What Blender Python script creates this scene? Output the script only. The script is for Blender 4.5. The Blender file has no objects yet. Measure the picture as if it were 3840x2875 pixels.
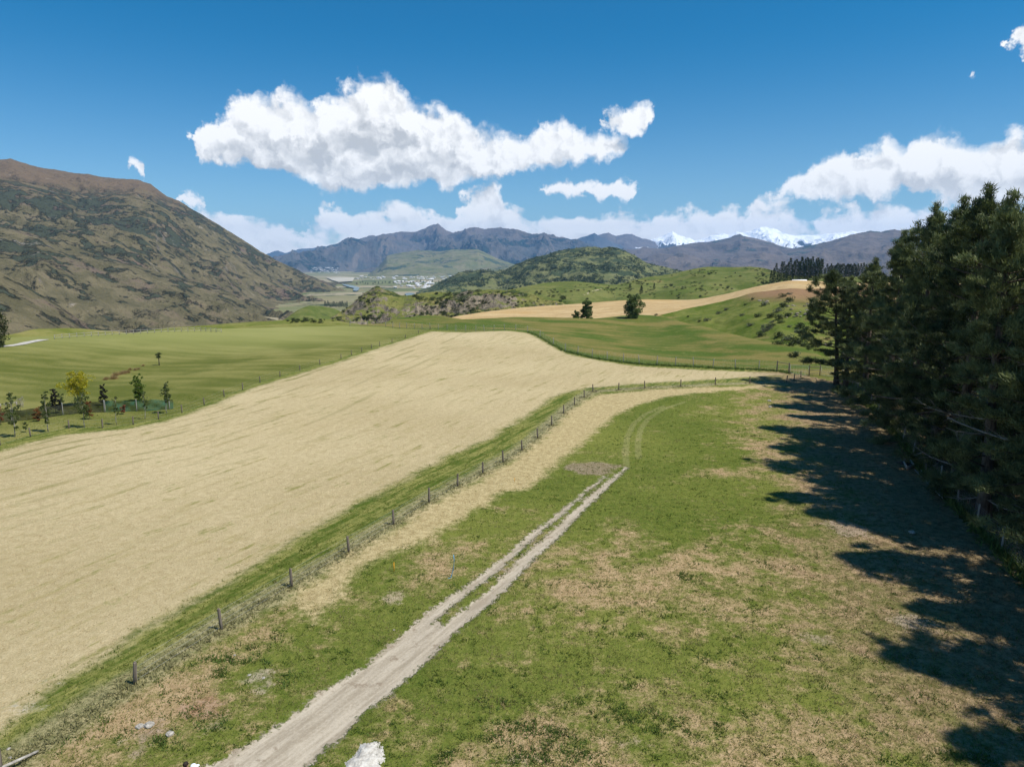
import bpy, math, random
import numpy as np
from mathutils import Vector
from mathutils.bvhtree import BVHTree

# ------------------------------------------------------------------ camera
W0, H0, FPX = 3840.0, 2875.0, 2661.0          # photograph size and focal length in its pixels
CAMZ, PITCH = 20.0, math.radians(9.6)
scene = bpy.context.scene
coll = scene.collection
cam = bpy.data.cameras.new('camera')
cam.sensor_fit = 'HORIZONTAL'; cam.sensor_width = 36.0
cam.lens = FPX / W0 * 36.0
cam.clip_start = 0.5; cam.clip_end = 200000.0
camo = bpy.data.objects.new('camera', cam)
camo.location = (0, 0, CAMZ)
camo.rotation_euler = (math.pi / 2 - PITCH, 0, 0)
coll.objects.link(camo); scene.camera = camo

# ------------------------------------------------------------------ sun, exposure
SUN_EL = math.radians(58.5)
SUN_DIR = Vector((1.0, -0.40, 0)).normalized()            # horizontal direction towards the sun
sunv = Vector((SUN_DIR.x * math.cos(SUN_EL), SUN_DIR.y * math.cos(SUN_EL), math.sin(SUN_EL)))
sl = bpy.data.lights.new('sun', 'SUN'); sl.energy = 4.9; sl.angle = math.radians(0.53); sl.color = (1.0, 0.95, 0.87)
so = bpy.data.objects.new('sun', sl); so.rotation_euler = sunv.to_track_quat('Z', 'Y').to_euler(); so.location = (60, -40, 120)
coll.objects.link(so)
vs = scene.view_settings
scene.display_settings.display_device = 'sRGB'
vs.view_transform = 'Standard'; vs.look = 'None'; vs.exposure = 0.24; vs.gamma = 1.0; vs.use_curve_mapping = False
scene.render.engine = 'CYCLES'
cy = scene.cycles
cy.max_bounces = 6; cy.diffuse_bounces = 3; cy.glossy_bounces = 2; cy.transmission_bounces = 3
cy.transparent_max_bounces = 8; cy.volume_bounces = 1
cy.use_denoising = True
try:
    cy.denoiser = 'OPENIMAGEDENOISE'; cy.denoising_input_passes = 'RGB_ALBEDO_NORMAL'; cy.denoising_prefilter = 'ACCURATE'
except Exception:
    pass
cy.sample_clamp_indirect = 6.0

# ------------------------------------------------------------------ node helper
class NT:
    def __init__(s, tree):
        s.t = tree; s.n = tree.nodes; s.l = tree.links; s.n.clear()
    def new(s, kind, **kw):
        nd = s.n.new(kind)
        for k, v in kw.items(): setattr(nd, k, v)
        return nd
    def put(s, sock, v):
        if v is None: return
        if isinstance(v, bpy.types.NodeSocket): s.l.new(v, sock)
        else:
            try: sock.default_value = v
            except Exception:
                sock.default_value = tuple(v) + (1.0,)
    def m(s, op, a, b=None, c=None, clamp=False):
        nd = s.new('ShaderNodeMath', operation=op, use_clamp=clamp)
        s.put(nd.inputs[0], a); s.put(nd.inputs[1], b)
        if c is not None: s.put(nd.inputs[2], c)
        return nd.outputs[0]
    def vm(s, op, a, b=None, out=0):
        nd = s.new('ShaderNodeVectorMath', operation=op)
        s.put(nd.inputs[0], a)
        if b is not None: s.put(nd.inputs[1], b)
        return nd.outputs[out]
    def noise(s, vec, scale, detail=4.0, rough=0.55, dist=0.0, col=False):
        nd = s.new('ShaderNodeTexNoise')
        s.put(nd.inputs['Vector'], vec); nd.inputs['Scale'].default_value = scale
        nd.inputs['Detail'].default_value = detail; nd.inputs['Roughness'].default_value = rough
        nd.inputs['Distortion'].default_value = dist
        return nd.outputs['Color' if col else 'Fac']
    def mix(s, f, a, b, mode='MIX'):
        nd = s.new('ShaderNodeMix', data_type='RGBA', blend_type=mode); nd.clamp_factor = True
        s.put(nd.inputs[0], f); s.put(nd.inputs[6], a if isinstance(a, bpy.types.NodeSocket) else tuple(a)[:3] + (1,))
        s.put(nd.inputs[7], b if isinstance(b, bpy.types.NodeSocket) else tuple(b)[:3] + (1,))
        return nd.outputs[2]
    def sm(s, x, lo, hi, a=0.0, b=1.0):
        nd = s.new('ShaderNodeMapRange', interpolation_type='SMOOTHSTEP')
        s.put(nd.inputs[0], x); s.put(nd.inputs[1], lo); s.put(nd.inputs[2], hi)
        nd.inputs[3].default_value = a; nd.inputs[4].default_value = b
        return nd.outputs[0]
    def attr(s, name, out='Fac'):
        nd = s.new('ShaderNodeAttribute'); nd.attribute_name = name
        return nd.outputs[out]
    def sep(s, v):
        nd = s.new('ShaderNodeSeparateXYZ'); s.put(nd.inputs[0], v); return nd.outputs
    def comb(s, x, y, z):
        nd = s.new('ShaderNodeCombineXYZ'); s.put(nd.inputs[0], x); s.put(nd.inputs[1], y); s.put(nd.inputs[2], z)
        return nd.outputs[0]
    def mapping(s, v, rot=(0, 0, 0), scale=(1, 1, 1)):
        if any(rot):                                # turn first, then stretch along the turned axes
            nd = s.new('ShaderNodeMapping'); s.put(nd.inputs[0], v); nd.inputs['Rotation'].default_value = rot; v = nd.outputs[0]
        return s.vm('MULTIPLY', v, scale)

# ------------------------------------------------------------------ world: Nishita sky with cumulus
def pix_azel(px, py):
    xc = (px - W0 / 2) / FPX; yc = -(py - H0 / 2) / FPX
    d = Vector((xc, math.cos(PITCH) + yc * math.sin(PITCH), -math.sin(PITCH) + yc * math.cos(PITCH))).normalized()
    return math.atan2(d.x, d.y), math.asin(d.z)

world = bpy.data.worlds.new('World'); scene.world = world; world.use_nodes = True
# cumulus banks: (place along the skyline, top, base); tops and bases are curves over the compass direction
BANK_A = [(640, 640, 640), (700, 592, 592), (725, 560, 590), (745, 480, 600), (790, 428, 606), (870, 396, 615), (970, 374, 632), (1070, 356, 660), (1120, 366, 676), (1165, 402, 690), (1195, 388, 700), (1235, 352, 716), (1300, 326, 720), (1370, 308, 716),
          (1440, 312, 700), (1500, 334, 684), (1530, 392, 680), (1600, 404, 684), (1680, 412, 692), (1735, 456, 690), (1800, 498, 676), (1900, 512, 650), (2010, 510, 634), (2085, 462, 622), (2130, 462, 612), (2185, 498, 600), (2270, 508, 588), (2340, 535, 575), (2400, 562, 562),
          (2500, 640, 640), (2850, 740, 740), (2900, 730, 752), (2940, 670, 740), (3015, 640, 750), (3094, 596, 752), (3185, 580, 744), (3288, 552, 728), (3378, 535, 712), (3469, 514, 735), (3530, 498, 760), (3603, 530, 775), (3681, 552, 780), (3772, 535, 780), (3840, 522, 780), (4100, 510, 770), (4300, 620, 700)]
BANK_B = [(300, 900), (640, 850), (746, 792), (815, 818), (909, 806), (987, 834), (1081, 878), (1115, 862), (1150, 818), (1201, 822), (1261, 790), (1313, 816), (1373, 834), (1459, 792), (1511, 780), (1588, 800), (1700, 802), (1751, 732), (1820, 716), (1889, 732), (1914, 774), (2017, 800), (2060, 804),
          (2146, 818), (2232, 813), (2318, 804), (2404, 818), (2500, 812), (2621, 820), (2682, 844), (2760, 818), (2839, 784), (2924, 788), (3015, 832), (3045, 852), (3081, 812), (3197, 806), (3288, 790), (3409, 790), (3600, 800), (3840, 790), (4300, 840)]
BANK_C = [(430, 600, 600), (470, 586, 610), (510, 580, 640), (550, 622, 662), (575, 650, 650), (660, 735, 735), (690, 716, 760), (725, 728, 768), (760, 760, 780), (820, 770, 770), (2000, 714, 714), (2030, 704, 722), (2085, 690, 734), (2140, 684, 738), (2215, 694, 740), (2260, 696, 740), (2320, 682, 742), (2380, 690, 736), (2430, 714, 722), (2460, 718, 718), (2520, 700, 700), (3120, 700, 700), (3130, 752, 752), (3190, 740, 764), (3240, 752, 752), (3600, 275, 275), (3630, 262, 282), (3665, 258, 286), (3700, 272, 280), (3730, 180, 180), (3770, 140, 190), (3810, 112, 196), (3850, 108, 200), (3950, 110, 300), (4300, 330, 330)]
BANK_D = [(1000, 700, 700), (2235, 460, 460), (2255, 440, 474), (2300, 418, 488), (2340, 412, 502), (2385, 400, 512), (2425, 404, 480), (2448, 420, 440), (2462, 430, 430), (2900, 500, 500)]
# where top and base meet there is clear sky: part them the wrong way round
BANK_A, BANK_C, BANK_D = [[(x, t + 55, b - 55) if b - t <= 12 else (x, t, b) for x, t, b in q] for q in (BANK_A, BANK_C, BANK_D)]
AZ_MAX, E0, E1 = 0.80, -0.05, 0.45
def build_world():
    nt = NT(world.node_tree)
    sky = nt.new('ShaderNodeTexSky', sky_type='NISHITA', sun_disc=False)
    sky.sun_elevation = SUN_EL; sky.sun_rotation = math.atan2(sunv.x, sunv.y)
    sky.altitude = 600.0; sky.air_density = 1.0; sky.dust_density = 0.3; sky.ozone_density = 3.0
    # deep polarised blue of the photograph, over the whole sky alike
    d = nt.sep(nt.new('ShaderNodeTexCoord').outputs['Generated'])
    az = nt.m('ARCTAN2', d[0], d[1]); el = nt.m('ARCSINE', d[2])
    uv = nt.comb(az, el, 0.0)
    skyc = nt.mix(1.0, sky.outputs[0], nt.mix(nt.sm(el, 0.02, 0.31), SKY_LOW, SKY_TINT), 'MULTIPLY')
    def noise2(vec, scale, detail, rough, col=False):
        o = nt.noise(vec, scale, detail, rough, col=col); o.node.noise_dimensions = '2D'; return o
    wc = noise2(uv, 30.0, 4.0, 0.62, True)
    w = nt.vm('MULTIPLY', nt.vm('SUBTRACT', wc, (0.5, 0.5, 0.5)), (0.050, 0.034, 0.0))
    p = nt.vm('ADD', uv, w); ps = nt.sep(p)
    # direction folded at the sides so that the same kind of cloud goes on round the compass
    u = nt.m('PINGPONG', nt.m('DIVIDE', nt.m('ADD', ps[0], AZ_MAX), 2 * AZ_MAX), 1.0)
    def curves(banks):                          # up to three curves in one node
        nd = nt.new('ShaderNodeRGBCurve'); mp = nd.mapping; mp.use_clip = False
        for ch, pts in enumerate(banks):
            cu = mp.curves[ch]
            q = sorted({round((a + AZ_MAX) / (2 * AZ_MAX), 5): (e - E0) / (E1 - E0) for a, e in (pix_azel(x, y) for x, y in pts)}.items())
            q = [(min(max(a, 0), 1), e) for a, e in q]
            cu.points[0].location = (0.0, q[0][1]); cu.points[1].location = (1.0, q[-1][1])
            for a, e in q:
                if 0.001 < a < 0.999: cu.points.new(a, e)
            for pt in cu.points: pt.handle_type = 'VECTOR'
        mp.update()
        nt.put(nd.inputs['Color'], nt.comb(u, u, u)); nd.inputs['Fac'].default_value = 1.0
        return nt.sep(nd.outputs[0])
    k1 = curves([[(x, t) for x, t, b in BANK_A], [(x, b) for x, t, b in BANK_A], BANK_B])
    k2 = curves([[(x, t) for x, t, b in BANK_C], [(x, b) for x, t, b in BANK_C], [(x, t) for x, t, b in BANK_D]])
    k3 = curves([[(x, b) for x, t, b in BANK_D]])
    sc = (E1 - E0)
    def field(ev, nz):
        e = nt.m('DIVIDE', nt.m('SUBTRACT', ev, E0), sc)
        up = lambda top, soft: nt.m('MULTIPLY', nt.m('SUBTRACT', top, e), soft)
        dn = lambda base, soft: nt.m('MULTIPLY', nt.m('SUBTRACT', e, base), soft)
        fa = nt.m('MINIMUM', up(k1[0], 16.0), dn(k1[1], 26.0))
        fb = nt.m('ADD', nt.m('MINIMUM', up(k1[2], 24.0), 0.55), nt.m('MULTIPLY', nt.m('SUBTRACT', l0, 0.46), 2.6))
        fc = nt.m('MINIMUM', up(k2[0], 34.0), dn(k2[1], 40.0))
        fd = nt.m('MINIMUM', up(k2[2], 26.0), dn(k3[0], 26.0))
        f = nt.m('MAXIMUM', nt.m('MAXIMUM', fa, fb), nt.m('MAXIMUM', fc, fd))
        return nt.m('ADD', nt.m('MINIMUM', f, 1.0), nt.m('MULTIPLY', nt.m('SUBTRACT', nz, 0.5), 1.15))
    def billow(vec, sc_):
        vo = nt.new('ShaderNodeTexVoronoi', voronoi_dimensions='2D', feature='SMOOTH_F1'); nt.put(vo.inputs['Vector'], vec)
        vo.inputs['Scale'].default_value = sc_; vo.inputs['Smoothness'].default_value = 0.35; vo.inputs['Detail'].default_value = 2.0; vo.inputs['Roughness'].default_value = 0.55; vo.normalize = True
        return nt.m('SUBTRACT', 1.0, vo.outputs['Distance'])
    n1 = noise2(uv, 30.0, 5.5, 0.55); l0 = noise2(nt.vm('MULTIPLY', uv, (1.0, 2.2, 0)), 9.0, 4.0, 0.6)
    off = nt.vm('ADD', p, (0.006, 0.011, 0)); b0 = billow(p, 26.0); b1 = billow(off, 26.0)
    n2 = noise2(nt.vm('ADD', uv, (0.010, 0.018, 0)), 30.0, 4.0, 0.55)
    edge = nt.m('ADD', n1, nt.m('MULTIPLY', nt.m('SUBTRACT', b0, 0.62), 0.9))
    f0 = nt.m('ADD', field(ps[1], edge), 0.22)
    f1 = nt.m('ADD', field(nt.m('ADD', ps[1], 0.030), n2), 0.22)
    alpha = nt.sm(f0, -0.02, 0.66)
    rel = nt.m('ADD', nt.m('MULTIPLY', nt.m('SUBTRACT', n2, n1), 1.2), nt.m('MULTIPLY', nt.m('SUBTRACT', b1, b0), 2.2))
    deep = nt.m('MULTIPLY', nt.m('ADD', nt.m('MULTIPLY', nt.sm(f1, 0.1, 1.25), 0.66), rel, clamp=True), nt.sm(el, 0.03, 0.13, 0.40, 1.0))
    ccol = nt.mix(deep, CLOUD_LIT, CLOUD_SHADE)
    up_ = nt.sm(el, -0.01, 0.01)
    fin = nt.mix(nt.m('MULTIPLY', nt.m('MULTIPLY', alpha, up_), 0.97), skyc, ccol)
    bg = nt.new('ShaderNodeBackground'); bg.inputs['Strength'].default_value = 0.085
    nt.put(bg.inputs['Color'], fin)
    out = nt.new('ShaderNodeOutputWorld'); nt.l.new(bg.outputs[0], out.inputs['Surface'])
    world.cycles.sampling_method = 'MANUAL'; world.cycles.sample_map_resolution = 512
SKY_LOW = (0.74, 1.0, 1.12); SKY_TINT = (0.04, 0.72, 1.02); CLOUD_LIT = (11.6, 11.5, 11.3); CLOUD_SHADE = (6.1, 6.25, 6.4)
build_world()

# ------------------------------------------------------------------ numeric helpers
def perlin_setup(seed=7):
    r = np.random.default_rng(seed); p = r.permutation(512); return np.concatenate([p, p, p]), r.uniform(0, 2 * np.pi, 512)
_P, _A = perlin_setup()
_GX, _GY = np.cos(_A), np.sin(_A)
def perlin(x, y):
    xi = np.floor(x).astype(np.int64); yi = np.floor(y).astype(np.int64)
    xf = x - xi; yf = y - yi
    u = xf * xf * xf * (xf * (xf * 6 - 15) + 10); v = yf * yf * yf * (yf * (yf * 6 - 15) + 10)
    def g(ix, iy, dx, dy):
        h = _P[_P[ix & 511] + (iy & 511)] & 511
        return _GX[h] * dx + _GY[h] * dy
    a = g(xi, yi, xf, yf); b = g(xi + 1, yi, xf - 1, yf); c = g(xi, yi + 1, xf, yf - 1); d = g(xi + 1, yi + 1, xf - 1, yf - 1)
    return ((a + (b - a) * u) + ((c + (d - c) * u) - (a + (b - a) * u)) * v) * 1.5
def fbm(x, y, octv=5, gain=0.5):
    s = 0; a = 1.0; t = 0
    for i in range(octv):
        s = s + a * perlin(x + 17.3 * i, y - 9.1 * i); t += a; a *= gain; x = x * 2.03; y = y * 2.03
    return s / t
def ridged(x, y, octv=5, gain=0.5):
    s = 0; a = 1.0; t = 0; w = 1.0
    for i in range(octv):
        n = 1 - np.abs(perlin(x + 31.7 * i, y + 11.9 * i)); n = n * n * w
        s = s + a * n; t += a; w = np.clip(n * 1.6, 0, 1); a *= gain; x = x * 2.07; y = y * 2.07
    return s / t
def sstep(x, a, b):
    t = np.clip((x - a) / (b - a), 0, 1); return t * t * (3 - 2 * t)

def ray(px, py):
    xc = (px - W0 / 2) / FPX; yc = -(py - H0 / 2) / FPX
    return Vector((xc, math.cos(PITCH) + yc * math.sin(PITCH), -math.sin(PITCH) + yc * math.cos(PITCH))).normalized()
def flat(px, py, z=0.0):                       # point of the plane at height z that shows at this place
    d = ray(px, py); t = (z - CAMZ) / d.z; return Vector((d.x * t, d.y * t, z))
def far_pt(px, py, R):                         # point at horizontal distance R
    d = ray(px, py); t = R / math.hypot(d.x, d.y); return Vector((d.x * t, d.y * t, CAMZ + d.z * t))

def mesh_np(name, V, faces):
    """faces: int array (n,k) or list of such arrays"""
    if isinstance(faces, np.ndarray): faces = [faces]
    faces = [np.asarray(f, dtype=np.int32) for f in faces if len(f)]
    me = bpy.data.meshes.new(name)
    V = np.asarray(V, dtype=np.float32)
    me.vertices.add(len(V)); me.vertices.foreach_set('co', V.ravel())
    lv = np.concatenate([f.ravel() for f in faces])
    tot = np.concatenate([np.full(len(f), f.shape[1], np.int32) for f in faces])
    st = np.concatenate([[0], np.cumsum(tot)[:-1]]).astype(np.int32)
    me.loops.add(len(lv)); me.loops.foreach_set('vertex_index', lv)
    me.polygons.add(len(tot)); me.polygons.foreach_set('loop_start', st)
    try: me.polygons.foreach_set('loop_total', tot)
    except Exception: pass
    me.update(calc_edges=True); me.validate(); return me
def smooth(me, on=True):
    me.polygons.foreach_set('use_smooth', np.full(len(me.polygons), on)); me.update()
def link(name, data, parent=None, mat=None, loc=None, rot=None, scale=None):
    o = bpy.data.objects.new(name, data); coll.objects.link(o)
    if mat is not None and data is not None and not data.materials: data.materials.append(mat)
    if parent is not None: o.parent = parent
    if loc is not None: o.location = loc
    if rot is not None: o.rotation_euler = rot
    if scale is not None: o.scale = scale if hasattr(scale, '__len__') else (scale,) * 3
    return o
def tag(o, label=None, cat=None, group=None, kind=None):
    if label: o['label'] = label
    if cat: o['category'] = cat
    if group: o['group'] = group
    if kind: o['kind'] = kind
    return o
def fattr(me, name, arr):
    a = me.attributes.new(name, 'FLOAT', 'POINT'); a.data.foreach_set('value', np.asarray(arr, np.float32))
def cattr(me, name, rgb):
    a = me.attributes.new(name, 'FLOAT_COLOR', 'POINT')
    c = np.ones((len(rgb), 4), np.float32); c[:, :3] = rgb; a.data.foreach_set('color', c.ravel())

# ------------------------------------------------------------------ simple materials
def material(name, build):
    m = bpy.data.materials.new(name); m.use_nodes = True
    nt = NT(m.node_tree)
    out = nt.new('ShaderNodeOutputMaterial')
    res = build(nt)
    nt.l.new(res, out.inputs['Surface'])
    return m
def surf(nt, col, rough=0.9, bump=None, bstr=0.4, bdist=0.1, spec=0.15):
    b = nt.new('ShaderNodeBsdfPrincipled'); nt.put(b.inputs['Base Color'], col if isinstance(col, bpy.types.NodeSocket) else tuple(col)[:3] + (1,))
    nt.put(b.inputs['Roughness'], rough); b.inputs['Specular IOR Level'].default_value = spec
    if bump is not None:
        bn = nt.new('ShaderNodeBump'); bn.inputs['Strength'].default_value = bstr; bn.inputs['Distance'].default_value = bdist
        nt.put(bn.inputs['Height'], bump); nt.l.new(bn.outputs[0], b.inputs['Normal'])
    return b.outputs[0]
def geo_pos(nt): return nt.new('ShaderNodeNewGeometry').outputs['Position']
def geo_nz(nt): return nt.sep(nt.new('ShaderNodeNewGeometry').outputs['Normal'])[2]
def leaf_mat(name, c1, c2, trans=0.3, scale=1.2, rough=0.6):
    def b(nt):
        oi = nt.new('ShaderNodeObjectInfo').outputs['Random']
        tc = nt.new('ShaderNodeTexCoord').outputs['Object']
        n = nt.noise(tc, scale, 3.0, 0.6)
        f = nt.m('ADD', nt.sm(n, 0.32, 0.68), nt.m('MULTIPLY', nt.m('SUBTRACT', oi, 0.5), 0.5), clamp=True)
        col = nt.mix(f, c1, c2)
        s = surf(nt, col, rough, spec=0.2)
        if trans:
            tr = nt.new('ShaderNodeBsdfTranslucent'); nt.put(tr.inputs[0], nt.mix(0.5, col, (c2[0] * 1.4, c2[1] * 1.5, c2[2] * 0.8)))
            ms = nt.new('ShaderNodeMixShader'); ms.inputs[0].default_value = trans
            nt.l.new(s, ms.inputs[1]); nt.l.new(tr.outputs[0], ms.inputs[2]); return ms.outputs[0]
        return s
    return material(name, b)
def plain_mat(name, c1, c2, scale=8.0, rough=0.85, stretch=(1, 1, 1), bump=0.3, spec=0.15, bdist=0.02):
    def b(nt):
        tc = nt.new('ShaderNodeTexCoord').outputs['Object']
        v = nt.mapping(tc, scale=stretch)
        n = nt.noise(v, scale, 5.0, 0.62)
        return surf(nt, nt.mix(nt.sm(n, 0.3, 0.7), c1, c2), rough, n, bump, bdist, spec)
    return material(name, b)

# ------------------------------------------------------------------ lines on the near ground, read off the photograph (flat terrace, z about 0)
def line(pts, z=0.0): return np.array([[*flat(x, y, z)[:2]] for x, y in pts])
CREST = [(-1100, 1300), (-400, 1276), (0, 1266), (120, 1263), (300, 1257), (650, 1240), (1000, 1232), (1250, 1222), (1350, 1216), (1429, 1212), (1488, 1194),
         (1586, 1181), (1651, 1183), (1732, 1198), (1814, 1195), (1922, 1190), (2117, 1191), (2235, 1191), (2329, 1183), (2400, 1180), (2470, 1185),
         (2529, 1197), (2588, 1215), (2705, 1247), (2852, 1280), (2940, 1297), (3028, 1315), (3093, 1345), (3200, 1375), (3400, 1385), (3840, 1390), (4800, 1400)]
INNER = [(-160, 3010), (150, 2800), (507, 2566), (830, 2357), (1094, 2196), (1308, 2070), (1476, 1968), (1609, 1887), (1716, 1826), (1811, 1775), (1887, 1733), (1957, 1688),
         (2016, 1642), (2069, 1594), (2114, 1548), (2154, 1515), (2191, 1488), (2223, 1467), (2320, 1461), (2418, 1454), (2553, 1447), (2682, 1440), (2812, 1435), (2950, 1432),
         (2977, 1425), (3003, 1416), (3034, 1409)]
LEFTF = [(-260, 1735), (-120, 1700), (0, 1668), (115, 1636), (259, 1606), (384, 1604), (500, 1593), (595, 1573), (683, 1547), (766, 1518), (841, 1488), (910, 1460), (975, 1432), (1050, 1410),
         (1125, 1389), (1200, 1368), (1279, 1348), (1319, 1334), (1357, 1322), (1393, 1310), (1424, 1300), (1470, 1285), (1520, 1268), (1570, 1251), (1613, 1238)]
DEERF = [(1312, 1219), (1380, 1221), (1447, 1224), (1473, 1226), (1499, 1228), (1525, 1229), (1554, 1232), (1583, 1235), (1613, 1237), (1644, 1239), (1676, 1241), (1710, 1244), (1747, 1247), (1784, 1249), (1816, 1250),
         (1851, 1247), (1892, 1243), (1934, 1245), (1978, 1253), (2025, 1270), (2075, 1297), (2120, 1318), (2166, 1330), (2221, 1343), (2277, 1351), (2337, 1359), (2398, 1364),
         (2464, 1368), (2532, 1371), (2600, 1374), (2673, 1378), (2757, 1382), (2845, 1386), (2912, 1390), (2957, 1398)]
DEERR = [(3157, 1418), (3178, 1432), (3196, 1448), (3216, 1466), (3240, 1486), (3264, 1512), (3296, 1546), (3325, 1578), (3352, 1610), (3386, 1655), (3426, 1703), (3472, 1761), (3525, 1820),
         (3590, 1890), (3663, 1973), (3755, 2066), (3870, 2190), (4020, 2350), (4250, 2600)]
HAYR = [(-300, 2950), (0, 2737), (258, 2547), (461, 2419), (610, 2324), (746, 2236), (915, 2154), (1200, 1974), (1363, 1882), (1525, 1801), (1667, 1719), (1770, 1676), (1851, 1638), (1911, 1600),
        (1988, 1554), (2048, 1507), (2118, 1472), (2205, 1453), (2430, 1436), (2708, 1420), (2951, 1404)]
HAY = [(-300, 1765), (-120, 1722), (0, 1690), (115, 1656), (259, 1626), (384, 1616), (500, 1604), (595, 1586), (683, 1558), (766, 1528), (841, 1498), (910, 1470), (975, 1442), (1279, 1356), (1424, 1306), (1560, 1260),
       (1620, 1243), (1750, 1252), (1851, 1250), (1900, 1247), (1978, 1257), (2025, 1276), (2075, 1303), (2120, 1325), (2166, 1338), (2277, 1358), (2398, 1372), (2532, 1380), (2757, 1390), (2940, 1400)] + HAYR[::-1]
TANP = [(1100, 2215), (1308, 2085), (1476, 1982), (1609, 1900), (1716, 1840), (1811, 1788), (1887, 1745), (1957, 1700), (2016, 1655), (2069, 1607), (2114, 1560), (2154, 1527), (2191, 1500), (2240, 1478), (2320, 1470), (2553, 1455), (2812, 1443),
        (2960, 1440), (2800, 1456), (2650, 1470), (2500, 1488), (2400, 1512), (2320, 1545), (2265, 1590), (2231, 1625), (2176, 1672), (2122, 1712), (2068, 1756), (2046, 1788), (1987, 1830), (1878, 1857), (1824, 1893), (1742, 1942), (1661, 1991), (1580, 2039), (1460, 2088), (1363, 2132), (1300, 2190), (1240, 2260), (1180, 2330), (1140, 2300)]
ROADP = [(640, 2960), (759, 2875), (881, 2819), (983, 2751), (1085, 2676), (1186, 2595), (1288, 2534), (1390, 2466), (1493, 2387), (1560, 2340), (1640, 2330), (1729, 2359), (1658, 2417), (1600, 2482), (1529, 2541), (1459, 2600), (1394, 2647), (1335, 2705), (1271, 2770), (1218, 2817), (1165, 2875), (1080, 2960)]
RUTL = [(1525, 2395), (1640, 2289), (1745, 2213), (1833, 2148), (1925, 2072), (2002, 2001), (2080, 1942), (2158, 1877), (2237, 1812), (2270, 1785)]
RUTR = [(1640, 2390), (1755, 2300), (1865, 2208), (1980, 2088), (2058, 2023), (2148, 1936), (2232, 1855), (2318, 1779), (2350, 1750)]
def chaikin(L, n=3):
    for _ in range(n):
        q = [L[0]]
        for a, b in zip(L[:-1], L[1:]): q += [a * .75 + b * .25, a * .25 + b * .75]
        L = np.array(q + [L[-1]])
    return L
L_rows = chaikin(line([(-300, 1745), (115, 1642), (595, 1572), (975, 1440), (1319, 1334), (1613, 1238)]))
L_inner, L_left, L_deer, L_deerR = line(INNER), line(LEFTF), line(DEERF), line(DEERR)
P_hay, P_tan, P_road, L_rutl, L_rutr = line(HAY), line(TANP), line(ROADP), line(RUTL), line(RUTR)
L_tyre1 = line([(2350, 1750), (2345, 1700), (2352, 1640), (2375, 1590), (2420, 1550), (2490, 1520)])
L_tyre2 = line([(2395, 1715), (2392, 1660), (2402, 1610), (2430, 1570), (2490, 1530), (2570, 1505)])

def dist_line(x, y, L):
    best = np.full(x.shape, 1e9)
    for (ax, ay), (bx, by) in zip(L[:-1], L[1:]):
        dx, dy = bx - ax, by - ay; q = max(dx * dx + dy * dy, 1e-9)
        t = np.clip(((x - ax) * dx + (y - ay) * dy) / q, 0, 1)
        best = np.minimum(best, np.hypot(x - ax - t * dx, y - ay - t * dy))
    return best
def side_line(x, y, L):                        # signed distance, positive on the left of the direction of travel
    best = np.full(x.shape, 1e9); sg = np.zeros(x.shape)
    for (ax, ay), (bx, by) in zip(L[:-1], L[1:]):
        dx, dy = bx - ax, by - ay; q = max(dx * dx + dy * dy, 1e-9)
        t = np.clip(((x - ax) * dx + (y - ay) * dy) / q, 0, 1)
        d = np.hypot(x - ax - t * dx, y - ay - t * dy); m = d < best
        best = np.where(m, d, best); sg = np.where(m, np.sign(dx * (y - ay) - dy * (x - ax)), sg)
    return best * sg
def sd_poly(x, y, P):                          # signed distance to a polygon, positive inside
    L = np.vstack([P, P[:1]]); d = dist_line(x, y, L); ins = np.zeros(x.shape, bool)
    for (ax, ay), (bx, by) in zip(L[:-1], L[1:]):
        if ay == by: continue
        c = ((ay > y) != (by > y)) & (x < (bx - ax) * (y - ay) / (by - ay) + ax); ins ^= c
    return np.where(ins, d, -d)

_ca = [flat(x, y) for x, y in CREST]
CR_AZ = np.array([math.atan2(p.x, p.y) for p in _ca]); CR_R = np.array([math.hypot(p.x, p.y) for p in _ca])
def near_z(x, y):
    x = np.asarray(x, float); y = np.asarray(y, float)
    az = np.arctan2(x, y); r = np.hypot(x, y)
    rc = np.interp(az, CR_AZ, CR_R)
    z = 0.25 * fbm(x / 23.0, y / 23.0, 3)
    dl = side_line(x, y, L_left)               # > 0: green paddock to the left of the boundary
    z = z - 1.6 * sstep(dl, 0, 40) * sstep(r, 60, 130) * (1 - sstep(r, 0.75 * rc, 0.98 * rc))
    dd = side_line(x, y, L_deer)               # > 0: beyond the top fence
    z = z - 1.5 * sstep(dd, 2, 30) * (1 - sstep(r, 0.75 * rc, 0.97 * rc)) * sstep(az, -0.2, 0.0)
    mound = flat(1860, 1262); z = z + 0.9 * np.exp(-(((x - mound.x) / 16) ** 2 + ((y - mound.y) / 16) ** 2))
    z = z + 0.5 * fbm(x / 60.0, y / 60.0, 2) * sstep(r, 90, 160)
    drop = np.maximum(r - rc, 0)
    z = z - 10 * sstep(drop, 0, 55) - 0.02 * drop - 130 * sstep(drop, 60, 420)
    return z
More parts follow.
